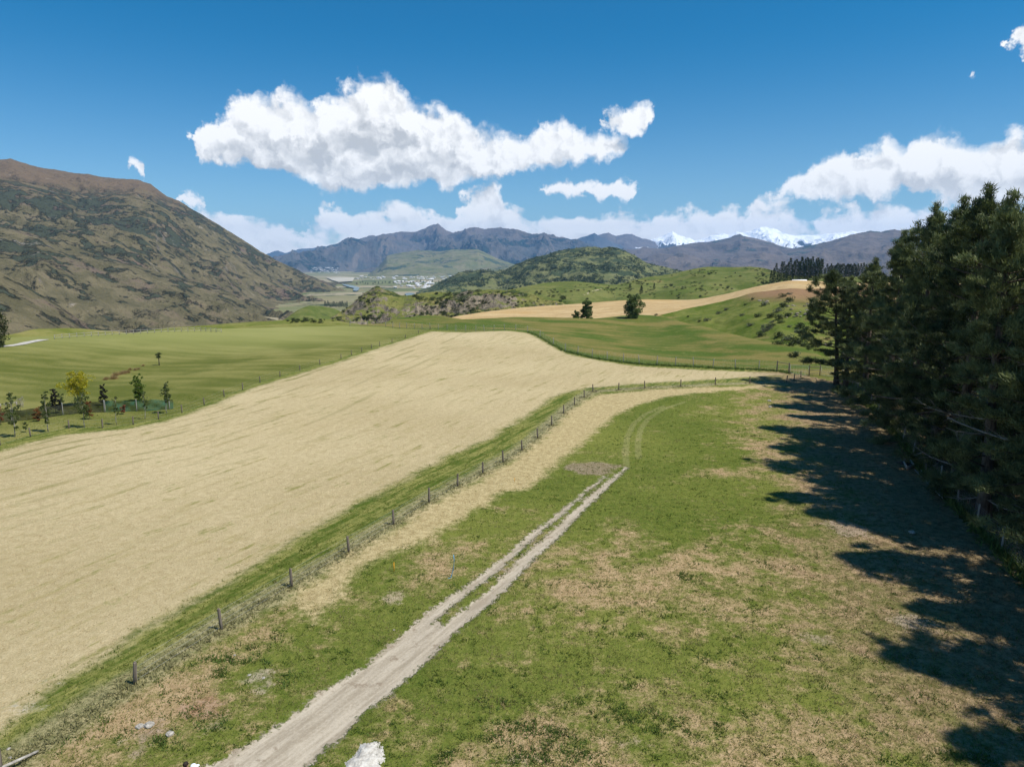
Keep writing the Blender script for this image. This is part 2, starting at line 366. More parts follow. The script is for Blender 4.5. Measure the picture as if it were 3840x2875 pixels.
def build_near():
    nu, nv = 520, 470
    az = np.linspace(math.radians(-72), math.radians(72), nu)
    s = np.linspace(0, 1, nv)
    r = 9.0 * (640.0 / 9.0) ** s
    A, R = np.meshgrid(az, r)
    x = (np.sin(A) * R).ravel(); y = (np.cos(A) * R).ravel()
    z = near_z(x, y)
    far = R.ravel()
    road = sd_poly(x, y, P_road)
    rl = np.interp(y, [34, 42, 64], [.60, .48, .20]) - dist_line(x, y, L_rutl); rr = np.interp(y, [34, 42, 60, 68], [.68, .58, .48, .24]) - dist_line(x, y, L_rutr)
    track = np.maximum(road, np.maximum(rl, rr))
    z = z - 0.07 * sstep(track, -0.2, 0.35) + 0.035 * fbm(x / 1.1, y / 1.1, 3) * (far < 110)
    V = np.stack([x, y, z], 1)
    i = np.arange(nu * nv).reshape(nv, nu)
    Q = np.stack([i[:-1, :-1], i[:-1, 1:], i[1:, 1:], i[1:, :-1]], -1).reshape(-1, 4)
    me = mesh_np('paddock_ground', V, Q); smooth(me)
    inner = side_line(x, y, L_inner); left = side_line(x, y, L_left)
    deer = side_line(x, y, L_deer); deerr = side_line(x, y, L_deerR)
    fattr(me, 'track', track); fattr(me, 'hay', sd_poly(x, y, P_hay)); fattr(me, 'tan', sd_poly(x, y, P_tan))
    fattr(me, 'rowd', side_line(x, y, L_rows)); fattr(me, 'inner', inner); fattr(me, 'left', left); fattr(me, 'deer', deer)
    fattr(me, 'litter', deerr)                # right-hand fence: positive on the tree side
    fattr(me, 'tyre', np.minimum(dist_line(x, y, L_tyre1), dist_line(x, y, L_tyre2)))
    # dryness of the lawn: broad dry parts where the photograph shows them
    dry = np.full(x.shape, -0.06)
    for (px, py, sx, sy, a) in [(2350, 2080, 14, 7, .38), (2150, 2250, 8, 5, .32), (2950, 1750, 3.0, 22, .42), (2350, 2800, 9, 4, .5), (3000, 2300, 8, 5, .22), (2900, 2150, 10, 6, .22), (3500, 2750, 7, 4, .36), (1750, 2870, 7, 3, .2),
                                (3050, 1540, 12, 16, .45), (2650, 2450, 10, 3, .05), (600, 2480, 8, 7, .38), (900, 2330, 5, 4, .34), (330, 2640, 8, 5, .40), (100, 2800, 5, 4, .4), (2700, 1760, 5, 3, .3), (2600, 1450, 40, 6, .30), (3300, 2000, 9, 16, .22), (3150, 1700, 9, 14, .22),
                                (1640, 2110, 2.0, 1.6, .5), (1530, 2190, 1.4, 1.0, .45), (2300, 1640, 8, 5, -.12), (2000, 1850, 8, 7, -.12), (2400, 1900, 9, 8, -.1), (1900, 2500, 6, 6, -.08), (2500, 1560, 10, 14, -.10), (850, 2580, 4, 2.5, -.1), (1300, 2350, 5, 6, -.12)]:
        p = flat(px, py); dry += a * np.exp(-(((x - p.x) / sx) ** 2 + ((y - p.y) / sy) ** 2))
    fattr(me, 'dry', dry)
    # bare earth patches with colours of their own
    bare = np.full(x.shape, -5.0); soil = np.tile(np.array([[.34, .27, .19]]), (len(x), 1))
    for (px, py, hx, hy, c) in [(2215, 1757, 106, 24, (.24, .165, .12)), (975, 2532, 62, 36, (.40, .33, .25)), (990, 2570, 22, 38, (.40, .33, .25)), (765, 2655, 90, 52, (.30, .16, .09)), (800, 2725, 42, 40, (.33, .24, .17)), (560, 2752, 48, 38, (.27, .18, .13)),
                                (525, 2812, 50, 28, (.27, .18, .13)), (3180, 1985, 75, 32, (.30, .22, .16)), (3420, 2330, 90, 34, (.33, .26, .19)), (2380, 2790, 90, 30, (.36, .27, .19)), (1940, 2850, 70, 18, (.38, .31, .23)), (450, 2785, 30, 13, (.62, .58, .50)), (230, 2560, 36, 8, (.5, .46, .40)), (120, 2645, 60, 10, (.5, .46, .40)), (3060, 2390, 60, 22, (.33, .25, .18)), (1480, 2235, 40, 30, (.42, .33, .22))]:
        p = flat(px, py); e = flat(px + hx, py); t = flat(px, py - hy); sx = abs(e.x - p.x); sy = abs(t.y - p.y)
        wx_ = x + .55 * sx * fbm(x / (sx * .9) + px, y / (sx * .9), 3); wy_ = y + .55 * sy * fbm(x / (sx * .9), y / (sx * .9) + py, 3)
        v = (1 - np.hypot((wx_ - p.x) / sx, (wy_ - p.y) / sy)) * min(sx, sy)
        mm = v > bare; bare = np.where(mm, v, bare); soil[mm & (v > -1.0)] = c
    fattr(me, 'bare', bare); cattr(me, 'soil', soil)
    def mat(nt):
        pos = geo_pos(nt)
        nb = nt.noise(pos, 0.035, 4.0, 0.5); nm = nt.noise(pos, 0.28, 5.0, 0.6); nf = nt.noise(pos, 1.7, 5.0, 0.66); nx = nt.noise(pos, 7.0, 4.0, 0.7)
        c = lambda n, k=1.0: nt.m('MULTIPLY', nt.m('SUBTRACT', n, 0.5), k)
        add = lambda *a: a[0] if len(a) == 1 else nt.m('ADD', a[0], add(*a[1:]))
        # lawn
        gv = add(nt.m('MULTIPLY', nb, 0.5), nt.m('MULTIPLY', nf, 0.35), nt.m('MULTIPLY', nx, 0.25))
        green = nt.mix(nt.sm(gv, 0.36, 0.72), (0.066, 0.104, 0.014), (0.205, 0.215, 0.048))
        straw = nt.mix(nt.sm(add(nt.m('MULTIPLY', nf, 0.5), nt.m('MULTIPLY', nx, 0.5)), 0.3, 0.7), (0.265, 0.180, 0.088), (0.475, 0.350, 0.20))
        ng = nt.noise(pos, 0.75, 5.0, 0.68)
        dry = add(nt.m('MULTIPLY', nt.attr('dry'), 0.80), c(nm, 1.7), c(ng, 1.1), c(nf, 0.8), c(nx, 0.7), c(nb, 0.5))
        lawn = nt.mix(nt.sm(dry, 0.04, 0.66), green, straw)
        # mown tyre marks
        tw = nt.sm(nt.attr('tyre'), 0.25, 0.45, 1.0, 0.0)
        lawn = nt.mix(nt.m('MULTIPLY', tw, nt.m('MULTIPLY', nm, 0.55)), lawn, (0.34, 0.31, 0.15))
        # strip beside the fence: mown green, then grey-green cut hay along the posts
        inner = nt.attr('inner'); wob = add(c(nm, 2.2), c(nf, 0.9))
        sv = nt.mapping(pos, rot=(0, 0, math.radians(-64)), scale=(0.16, 1.5, 1)); streak = nt.noise(sv, 1.0, 5.0, 0.65)
        strip = nt.mix(nt.sm(add(streak, c(nf, .5)), 0.36, 0.66), (0.075, 0.110, 0.016), (0.245, 0.235, 0.070))
        grey = nt.mix(nt.sm(add(nf, c(nx, .7)), 0.35, 0.65), (0.155, 0.155, 0.065), (0.34, 0.30, 0.155))
        stripc = nt.mix(nt.sm(add(inner, wob), 0.7, 2.0), grey, strip)
        col = nt.mix(nt.sm(add(inner, wob), -1.4, -0.4), lawn, stripc)
        # trodden tan path on the near side of the fence
        tcol = nt.mix(nt.sm(add(nf, c(nx, .8)), 0.3, 0.7), (0.36, 0.275, 0.135), (0.53, 0.43, 0.235))
        tanm = nt.sm(add(nt.attr('tan'), c(nm, 3.2), c(nf, 2.2), c(nx, 0.9)), -0.7, 0.9)
        col = nt.mix(nt.m('MULTIPLY', tanm, 0.92), col, tcol)
        # cut hay field with rows that follow its boundary
        left = nt.attr('left')
        rown = nt.noise(nt.vm('MULTIPLY', pos, (0.05, 0.05, 0)), 1.0, 3.0, 0.5)
        rw = nt.m('SINE', nt.m('MULTIPLY', add(nt.attr('rowd'), nt.m('MULTIPLY', rown, 0.9), c(nm, 0.22)), 2.3))
        rmask = nt.sm(add(rw, c(nt.noise(nt.mapping(pos, rot=(0, 0, math.radians(-72)), scale=(0.06, 0.35, 1)), 1.0, 4.0, .6), 4.6), c(nf, 2.2)), 0.75, 1.5)
        fade = nt.sm(left, -34.0, -4.0, 0.15, 1.0)
        haybase = nt.mix(nt.sm(add(nt.m('MULTIPLY', nf, .5), nt.m('MULTIPLY', nx, .5), c(nb, .4)), 0.30, 0.70), (0.36, 0.285, 0.150), (0.54, 0.445, 0.265))
        sv2 = nt.mapping(pos, rot=(0, 0, math.radians(-66)), scale=(0.09, 1.0, 1)); st2 = nt.noise(sv2, 1.0, 5.0, 0.68)
        haybase = nt.mix(nt.m('MULTIPLY', nt.sm(add(st2, c(ng, .6)), 0.50, 0.72), 0.6), haybase, (0.335, 0.275, 0.120))
        haybase = nt.mix(nt.m('MULTIPLY', nt.sm(add(st2, c(nm, .8), c(nf, .6)), 0.60, 0.76), 0.7), haybase, (0.205, 0.200, 0.060))
        hay = nt.mix(nt.m('MULTIPLY', nt.m('MULTIPLY', rmask, fade), 0.72), haybase, (0.20, 0.190, 0.068))
        hm = nt.sm(add(nt.attr('hay'), c(nm, 3.0), c(nf, 1.8)), -0.7, 1.1)
        col = nt.mix(hm, col, hay)
        # green paddock on the left with mower rows
        px_ = nt.sep(pos)
        pr = nt.m('SINE', nt.m('MULTIPLY', add(nt.m('MULTIPLY', px_[1], 1.0), nt.m('MULTIPLY', px_[0], 0.35), nt.m('MULTIPLY', nb, 14.0)), 1.15))
        pn = nt.noise(nt.mapping(pos, rot=(0, 0, 0.3), scale=(0.02, 0.06, 1)), 1.0, 4.0, 0.55)
        pad = nt.mix(nt.sm(add(pn, nt.m('MULTIPLY', pr, 0.045), c(nf, 0.3)), 0.34, 0.68), (0.104, 0.119, 0.024), (0.212, 0.202, 0.062))
        pad = nt.mix(nt.m('MULTIPLY', nt.sm(px_[1], 150.0, 210.0), nt.sm(px_[0], -20.0, -70.0)), pad, nt.mix(pn, (0.18, 0.20, 0.05), (0.30, 0.29, 0.11)))
        col = nt.mix(nt.sm(add(left, c(nf, 1.0)), 0.2, 0.8), col, pad)
        # rank grass beyond the top fence
        rn = nt.noise(nt.mapping(pos, rot=(0, 0, 0.5), scale=(0.02, 0.11, 1)), 1.0, 5.0, 0.6)
        rank = nt.mix(nt.sm(add(rn, c(nf, .35), c(nb, .7)), 0.36, 0.66), (0.072, 0.110, 0.018), (0.190, 0.160, 0.050))
        rank = nt.mix(nt.m('MULTIPLY', nt.sm(add(nm, c(nf, .6)), 0.58, 0.75), 0.5), rank, (0.27, 0.245, 0.095))
        deer = nt.attr('deer')
        dk = nt.sm(add(deer, c(nf, 1.2)), 2.2, 3.4, 1.0, 0.0)
        rank = nt.mix(nt.m('MULTIPLY', dk, 0.75), rank, (0.085, 0.120, 0.022))
        col = nt.mix(nt.sm(add(deer, c(nf, .6)), -0.2, 0.3), col, rank)
        # needle litter under the pines
        lit = nt.mix(nt.sm(add(nf, c(nx, .6)), 0.3, 0.7), (0.125, 0.085, 0.048), (0.345, 0.245, 0.145))
        litm = nt.sm(add(nt.attr('litter'), c(nb, 8.0), c(nm, 14.0), c(ng, 9.0), c(nf, 4.0)), -18.0, -6.0)
        col = nt.mix(nt.m('MULTIPLY', nt.m('MULTIPLY', litm, nt.sm(deer, -0.6, 0.4, 1.0, 0.0)), 0.85), col, lit)
        # bare earth and the track
        sc = nt.mix(nt.sm(add(nf, c(nx, .6)), 0.3, 0.75), nt.attr('soil', 'Color'), nt.mix(0.35, nt.attr('soil', 'Color'), (0.52, 0.45, 0.36)))
        col = nt.mix(nt.m('MULTIPLY', nt.sm(add(nt.attr('bare'), c(nm, 1.6), c(nf, 2.0), c(nx, 1.0)), -0.15, 0.6), 0.70), col, sc)
        rv = nt.mapping(pos, rot=(0, 0, math.radians(-61)), scale=(0.22, 2.6, 1)); rs = nt.noise(rv, 1.0, 4.0, 0.6)
        rc_ = nt.mix(nt.sm(add(rs, c(nx, .5)), 0.3, 0.7), (0.30, 0.252, 0.185), (0.46, 0.40, 0.31))
        rc_ = nt.mix(nt.sm(add(nf, c(nm, .8)), 0.62, 0.78), rc_, (0.24, 0.19, 0.135))
        tm = nt.sm(add(nt.attr('track'), c(nm, 0.7), c(nf, 1.3), c(nx, 0.8)), -0.10, 0.18)
        col = nt.mix(tm, col, rc_)
        h = add(nt.m('MULTIPLY', nf, 0.6), nx)
        h = nt.m('MULTIPLY', h, nt.sm(tm, 0.0, 1.0, 1.0, 0.25))
        return surf(nt, col, 0.95, h, 0.75, 0.16, 0.05)
    me.materials.append(material('paddock_grass', mat))
    o = link('paddock_ground', me); tag(o, kind='structure')
    return o
near = build_near()

# ------------------------------------------------------------------ hills and mountains
TERRAIN = [near]
def terrain(name, sil, rf, zf, back, zback, nu, nv, mat, amp=0.0, nscale=200.0, rid=True, ridge_amp=0.0, p=1.0, rot=0.0, stretch=1.0, seed=0.0, soft=0, azpad=0.12, tback=0.25, steep=None, detail=0.0, dscale=20.0):
    """a hill whose skyline passes through the points sil = (x, y, distance); rf: distance of its foot, zf: height there"""
    P = [far_pt(*s) for s in sil]
    a = np.array([math.atan2(q.x, q.y) for q in P]); Rr = np.array([math.hypot(q.x, q.y) for q in P]); Zz = np.array([q.z for q in P])
    az = np.linspace(a[0] - (azpad if azpad > 0 else 0), a[-1] + (azpad if azpad > 0 else 0), nu)
    RR = np.interp(az, a, Rr); ZZ = np.interp(az, a, Zz)
    for _ in range(soft):
        ZZ = np.convolve(np.pad(ZZ, 1, 'edge'), [.25, .5, .25], 'valid'); RR = np.convolve(np.pad(RR, 1, 'edge'), [.25, .5, .25], 'valid')
    RF = np.interp(az, a, np.broadcast_to(np.asarray(rf, float), a.shape)) if hasattr(rf, '__len__') else np.full(nu, float(rf))
    ZF = np.interp(az, a, np.broadcast_to(np.asarray(zf, float), a.shape)) if hasattr(zf, '__len__') else np.full(nu, float(zf))
    nb = max(int(nv * tback), 4)
    tf = np.linspace(0, 1, nv - nb); tb = np.linspace(0, 1, nb + 1)[1:]
    prof = tf ** p
    if steep is not None:
        s0, s1, k = steep; prof = (1 - k) * prof + k * sstep(tf, s0, s1)
    rows_r = [RF + (RR - RF) * t for t in tf] + [RR + back * t for t in tb]
    rows_z = [ZF + (ZZ - ZF) * q for q in prof] + [ZZ + (zback - ZZ) * (t * t * (3 - 2 * t)) for t in tb]
    env = np.concatenate([np.sin(np.pi * np.clip(tf, 0, 1)) ** 0.6 * (1 - 0.35 * tf), 0.25 + 0 * tb])
    R = np.array(rows_r); Z = np.array(rows_z); A = np.broadcast_to(az, R.shape)
    x = np.sin(A) * R; y = np.cos(A) * R
    cr, sr = math.cos(rot), math.sin(rot)
    xr = (x * cr + y * sr) / nscale; yr = (-x * sr + y * cr) / (nscale * stretch)
    wx = 0.35 * fbm(xr * 0.8 + 5 + seed, yr * 0.8, 3); wy = 0.35 * fbm(xr * 0.8 - 9, yr * 0.8 + 3 + seed, 3)
    n = (ridged(xr + wx + seed, yr + wy, 6, 0.52) - 0.55) if rid else fbm(xr + wx + seed, yr + wy, 5)
    Z = Z + amp * n * env[:, None] * 1.6
    if ridge_amp:
        e2 = np.concatenate([tf ** 3, np.linspace(1, 0, nb)]); Z = Z + ridge_amp * (fbm(x / (nscale * .22) + seed, y / (nscale * .22), 5, .6)) * e2[:, None]
    if detail:
        Z = Z + detail * (fbm(x / dscale, y / dscale, 4, .6) + (1.2 * (ridged(xr * 3.1 + 2, yr * 3.1, 4) - .5) if rid else 0)) * env[:, None]
    V = np.stack([x.ravel(), y.ravel(), Z.ravel()], 1)
    i = np.arange(R.size).reshape(R.shape)
    Q = np.stack([i[:-1, :-1], i[:-1, 1:], i[1:, 1:], i[1:, :-1]], -1).reshape(-1, 4)
    me = mesh_np(name, V, Q); smooth(me); me.materials.append(mat)
    t_at = np.concatenate([tf, 1 + tb]); fattr(me, 'up', np.repeat(t_at, nu))
    o = link(name, me); tag(o, kind='structure'); TERRAIN.append(o); return o

def hill_mat(name, grass1, grass2, dryc, scrub, rock, gs=0.02, scrub_lo=0.58, rock_nz=0.72, rock_amt=1.0, dry_lo=0.5, bump=0.6, bd=2.0, fs=0.15, ss=0.05, topc=None, top=(0, 1), soft=0.06, band=None, slip=None):
    def b(nt):
        pos = geo_pos(nt); nz = geo_nz(nt)
        n1 = nt.noise(pos, gs, 5.0, 0.58); n2 = nt.noise(pos, gs * 4.3, 5.0, 0.62); n3 = nt.noise(pos, fs, 5.0, 0.65)
        c = lambda n, k: nt.m('MULTIPLY', nt.m('SUBTRACT', n, 0.5), k)
        add = lambda *a: a[0] if len(a) == 1 else nt.m('ADD', a[0], add(*a[1:]))
        col = nt.mix(nt.sm(add(n2, c(n3, .5)), 0.33, 0.68), grass1, grass2)
        col = nt.mix(nt.sm(add(n1, c(n2, .45), c(n3, .3)), dry_lo, dry_lo + 0.18), col, dryc)
        z = nt.sep(pos)[2]
        if topc is not None:
            col = nt.mix(nt.sm(add(z, c(n1, (top[1] - top[0]) * 1.6)), top[0], top[1]), col, topc)
        s1 = nt.noise(pos, ss, 6.0, 0.66)
        sv = add(s1, c(n1, .7), c(n3, .45))
        if band is not None:                       # scrub is denser at middle heights
            sv = add(sv, nt.m('MULTIPLY', nt.m('MULTIPLY', nt.sm(z, band[0] - 120, band[0]), nt.sm(z, band[1], band[1] + 120, 1.0, 0.0)), band[2]))
        sm_ = nt.sm(sv, scrub_lo, scrub_lo + soft)
        if topc is not None:
            sm_ = nt.m('MULTIPLY', sm_, nt.sm(z, top[0] + 0.35 * (top[1] - top[0]), top[1], 1.0, 0.12))
        col = nt.mix(sm_, col, nt.mix(n3, scrub, tuple(v * 1.7 for v in scrub)))
        if slip is not None:                       # pale slips and rock scars
            sl_ = nt.noise(pos, gs * 2.6, 6.0, 0.7); col = nt.mix(nt.m('MULTIPLY', nt.sm(add(sl_, c(n3, .4)), 0.64, 0.72), 0.6), col, slip)
        rm = nt.sm(add(nz, c(n2, .35), c(n3, .3)), rock_nz, rock_nz - 0.14)
        col = nt.mix(nt.m('MULTIPLY', rm, rock_amt), col, nt.mix(nt.sm(n3, .3, .7), tuple(v * .55 for v in rock), rock))
        return surf(nt, col, 0.95, add(n3, nt.m('MULTIPLY', sm_, 0.5)), bump, bd, 0.04)
    return material(name, b)

M_left = hill_mat('tussock_mountain', (0.105, 0.094, 0.050), (0.178, 0.150, 0.086), (0.160, 0.116, 0.090), (0.044, 0.050, 0.032), (0.33, 0.28, 0.23), gs=0.0030, scrub_lo=0.54, band=(90, 330, 0.07), rock_nz=0.62, rock_amt=.7, dry_lo=0.50, fs=0.040, ss=0.0170, slip=(0.36, 0.31, 0.26), bump=1.0, bd=20.0, topc=(0.165, 0.118, 0.072), top=(230, 430), soft=0.09)
M_bluff = hill_mat('rock_bluff', (0.10, 0.125, 0.026), (0.19, 0.18, 0.058), (0.235, 0.185, 0.08), (0.030, 0.046, 0.014), (0.27, 0.225, 0.165), gs=0.012, scrub_lo=0.56, rock_nz=0.95, dry_lo=0.52, fs=0.22, ss=0.03, bump=1.0, bd=2.5)
M_green = hill_mat('green_hills', (0.080, 0.108, 0.024), (0.155, 0.160, 0.052), (0.22, 0.175, 0.07), (0.040, 0.058, 0.018), (0.30, 0.25, 0.18), gs=0.006, scrub_lo=0.66, rock_nz=0.70, dry_lo=0.60, fs=0.12, ss=0.035, bump=0.7, bd=1.5)
M_knoll = hill_mat('scrubby_knoll', (0.105, 0.118, 0.046), (0.165, 0.165, 0.070), (0.20, 0.175, 0.085), (0.034, 0.046, 0.022), (0.28, 0.25, 0.20), gs=0.004, scrub_lo=0.50, rock_nz=0.62, dry_lo=0.62, fs=0.05, ss=0.020, bump=0.9, bd=5.0, soft=0.05)
M_gully = hill_mat('gully_grass', (0.080, 0.115, 0.018), (0.160, 0.170, 0.045), (0.24, 0.16, 0.075), (0.05, 0.07, 0.02), (0.26, 0.195, 0.14), gs=0.018, scrub_lo=0.80, rock_nz=0.60, dry_lo=0.55, fs=0.5, ss=0.06, bump=0.7, bd=0.5, topc=(0.25, 0.155, 0.085), top=(3.5, 9.0))
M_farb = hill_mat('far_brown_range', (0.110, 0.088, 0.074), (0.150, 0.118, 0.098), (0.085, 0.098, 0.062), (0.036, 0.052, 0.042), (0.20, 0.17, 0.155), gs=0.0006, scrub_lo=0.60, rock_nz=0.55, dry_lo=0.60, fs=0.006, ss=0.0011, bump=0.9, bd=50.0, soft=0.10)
M_farm = hill_mat('far_range', (0.058, 0.066, 0.068), (0.120, 0.106, 0.098), (0.07, 0.085, 0.06), (0.012, 0.024, 0.024), (0.18, 0.155, 0.14), gs=0.0005, scrub_lo=0.52, rock_nz=0.60, dry_lo=0.60, fs=0.005, ss=0.0007, bump=0.9, bd=60.0, topc=(0.135, 0.108, 0.094), top=(350, 800), soft=0.10)  # dark forest; cloud shadow and blue of distance are put into the colour too
M_mid = hill_mat('valley_hill', (0.125, 0.135, 0.058), (0.190, 0.170, 0.095), (0.17, 0.14, 0.10), (0.040, 0.056, 0.034), (0.26, 0.22, 0.18), gs=0.0012, scrub_lo=0.58, rock_nz=0.60, dry_lo=0.56, fs=0.012, ss=0.003, bump=0.8, bd=18.0, soft=0.09)
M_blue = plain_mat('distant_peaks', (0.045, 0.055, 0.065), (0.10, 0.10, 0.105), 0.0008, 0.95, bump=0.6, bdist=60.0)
def snow_build(nt):
    pos = geo_pos(nt); nz = geo_nz(nt)
    n1 = nt.noise(pos, 0.0016, 6.0, 0.68); n2 = nt.noise(pos, 0.007, 5.0, 0.65)
    z = nt.sep(pos)[2]
    f = nt.m('ADD', nt.m('MULTIPLY', nt.m('SUBTRACT', z, 400.0), 0.0035), nt.m('MULTIPLY', nt.m('SUBTRACT', n1, 0.5), 2.6))
    f = nt.m('ADD', f, nt.m('MULTIPLY', nt.m('SUBTRACT', n2, 0.5), 1.1))
    f = nt.m('ADD', f, nt.m('MULTIPLY', nt.m('SUBTRACT', nz, 0.80), 3.0))
    col = nt.mix(nt.sm(f, -0.12, 0.12), nt.mix(n2, (0.06, 0.06, 0.065), (0.15, 0.13, 0.12)), (0.86, 0.88, 0.92))
    return surf(nt, col, 0.8, n2, 0.8, 60.0, 0.1)
M_snow = material('snowy_range', snow_build)
def stubble_build(nt):
    pos = geo_pos(nt)
    n1 = nt.noise(pos, 0.012, 4.0, 0.55); n2 = nt.noise(nt.mapping(pos, rot=(0, 0, -0.35), scale=(0.02, 0.30, 1)), 1.0, 5.0, 0.6); n3 = nt.noise(pos, 0.5, 4.0, 0.6)
    col = nt.mix(nt.sm(nt.m('ADD', n2, nt.m('MULTIPLY', nt.m('SUBTRACT', n3, .5), .4)), 0.34, 0.68), (0.365, 0.250, 0.115), (0.520, 0.385, 0.205))
    col = nt.mix(nt.m('MULTIPLY', nt.sm(n1, 0.52, 0.64), 0.5), col, (0.40, 0.245, 0.085))
    n4 = nt.noise(nt.mapping(pos, rot=(0, 0, 0.9), scale=(0.012, 0.09, 1)), 1.0, 4.0, 0.6)
    col = nt.mix(nt.m('MULTIPLY', nt.sm(n4, 0.64, 0.72), 0.55), col, (0.20, 0.135, 0.095))
    return surf(nt, col, 0.95, n3, 0.4, 0.4, 0.05)
M_stub = material('stubble', stubble_build)
def valley_build(nt):
    pos = geo_pos(nt)
    vo = nt.new('ShaderNodeTexVoronoi'); nt.put(vo.inputs['Vector'], nt.mapping(pos, rot=(0, 0, 0.4), scale=(0.0022, 0.0013, 1))); vo.inputs['Scale'].default_value = 1.0
    cs = nt.sep(vo.outputs['Color'])
    n2 = nt.noise(pos, 0.004, 5.0, 0.6); n3 = nt.noise(pos, 0.02, 4.0, 0.6)
    col = nt.mix(cs[0], (0.125, 0.150, 0.055), (0.235, 0.205, 0.115))
    col = nt.mix(nt.sm(cs[1], .6, .8), col, (0.30, 0.26, 0.17))
    col = nt.mix(nt.sm(nt.m('ADD', n2, nt.m('MULTIPLY', nt.m('SUBTRACT', n3, .5), .6)), 0.58, 0.66), col, (0.038, 0.058, 0.028))
    return surf(nt, col, 0.95, n3, 0.5, 3.0, 0.05)
M_valley = material('valley_fields', valley_build)

# one sheet of lowland to the horizon
VZ = -130.0
def build_ground():
    n = 120
    r = np.concatenate([[0.0], 40.0 * (28500 / 40.0) ** np.linspace(0, 1, 90)])
    az = np.linspace(-math.pi, math.pi, n, endpoint=False)
    A, R = np.meshgrid(az, r); x = np.sin(A) * R; y = np.cos(A) * R
    z = VZ + 4 * fbm(x / 500.0, y / 500.0, 3) * sstep(R, 300, 1500)
    V = np.stack([x.ravel(), y.ravel(), z.ravel()], 1); i = np.arange(R.size).reshape(R.shape); j = np.roll(i, -1, axis=1)
    Q = np.stack([i[:-1], j[:-1], j[1:], i[1:]], -1).reshape(-1, 4)
    me = mesh_np('ground', V, Q); smooth(me); me.materials.append(M_valley)
    o = link('ground', me); tag(o, kind='structure'); TERRAIN.append(o); return o
build_ground()

def S(R, pts): return [(x, y, R) for x, y in pts]
def SR(R0, R1, pts):
    x0, x1 = pts[0][0], pts[-1][0]; return [(x, y, R0 + (R1 - R0) * (x - x0) / (x1 - x0)) for x, y in pts]
# stubble plateau and the gully side below it
GUL = [(2330, 1235), (2400, 1210), (2482, 1180), (2588, 1156), (2705, 1133), (2823, 1097), (2940, 1083), (3146, 1080), (3500, 1085), (4300, 1095)]
gR = [300, 305, 315, 325, 330, 330, 325, 320, 310, 300]
gsil = [(x, y, r) for (x, y), r in zip(GUL, gR)]
terrain('gully_hillside', gsil, [275, 275, 270, 250, 225, 200, 185, 178, 175, 175], [-5, -6, -8, -10, -11, -12, -13, -14, -14, -14], 60, -8, 260, 130, M_gully, amp=3.0, nscale=42, ridge_amp=0.5, rot=0.5, stretch=1.6, soft=6, detail=0.5, dscale=6, p=0.9, azpad=0.02)
STUB = [(1640, 1207), (1702, 1188), (1814, 1171), (1976, 1152), (2085, 1145), (2183, 1138), (2329, 1127), (2411, 1123), (2588, 1126), (2646, 1118), (2735, 1100), (2823, 1077), (2882, 1065), (2970, 1050), (3028, 1052), (3146, 1059), (3500, 1062), (4300, 1070)]
sR = [350, 365, 390, 420, 440, 450, 460, 465, 480, 490, 500, 510, 515, 520, 520, 520, 510, 500]
terrain('stubble_hill', [(x, y, r) for (x, y), r in zip(STUB, sR)], [318, 318, 318, 318, 318, 318, 318, 312, 321, 324, 326, 326, 326, 324, 322, 318, 312, 305],
        [-8, -9, -9.5, -9.5, -9, -8, -6.5, -5.0, -1.5, -0.5, 1.2, 4.0, 5.5, 7.2, 7.4, 7.4, 7.0, 6.5], 120, -30, 260, 90, M_stub, amp=0.8, nscale=60, rid=False, soft=8, azpad=0.02)
# shrub-dotted green hills behind it
EH = [(1700, 1120), (1850, 1096), (1922, 1084), (2031, 1062), (2088, 1056), (2147, 1053), (2200, 1059), (2282, 1068), (2330, 1067), (2411, 1041), (2505, 1030), (2564, 1015), (2646, 1000), (2735, 1002), (2823, 1000), (2870, 1006), (2940, 1026), (3000, 1036), (3146, 1038), (3500, 1036), (4300, 1030)]
eR = [780, 800, 830, 860, 880, 880, 880, 900, 920, 980, 1020, 1050, 1080, 1080, 1060, 1020, 900, 820, 800, 780, 760]
terrain('green_hills', [(x, y, r) for (x, y), r in zip(EH, eR)], [470] * 12 + [540] * 9, [-34] * 8 + [-30] * 4 + [-24] * 4 + [-14] * 5, 420, -110, 340, 150, M_green, amp=9.0, nscale=150, ridge_amp=1.0, rot=0.4, soft=4, detail=1.0, dscale=18, azpad=0.02)
# rocky bluff ridge left of centre
FR = [(1120, 1265), (1190, 1225), (1242, 1192), (1285, 1168), (1325, 1138), (1357, 1110), (1386, 1095), (1406, 1081), (1423, 1077), (1448, 1088), (1484, 1100), (1508, 1109), (1538, 1109), (1564, 1104), (1593, 1097), (1629, 1096), (1694, 1098), (1737, 1093), (1773, 1087), (1850, 1086), (1922, 1090), (2000, 1106), (2085, 1130), (2160, 1165), (2240, 1200)]
fR = [520, 560, 600, 640, 660, 680, 690, 700, 700, 690, 670, 650, 640, 640, 640, 640, 630, 620, 610, 600, 590, 570, 550, 530, 500]
terrain('rocky_ridge', [(x, y, r) for (x, y), r in zip(FR, fR)], [400] * 25, [-70, -62, -52, -44, -40, -36, -34, -32, -32, -32, -32, -32, -32, -30, -30, -30, -30, -30, -30, -30, -30, -30, -30, -30, -30], 260, -120, 420, 170, M_bluff, amp=12.0, nscale=62, ridge_amp=1.4, rot=0.2, stretch=1.5, soft=2, detail=3.2, dscale=13, p=0.85, steep=(0.25, 0.75, 0.35), azpad=0.0, seed=3.3)
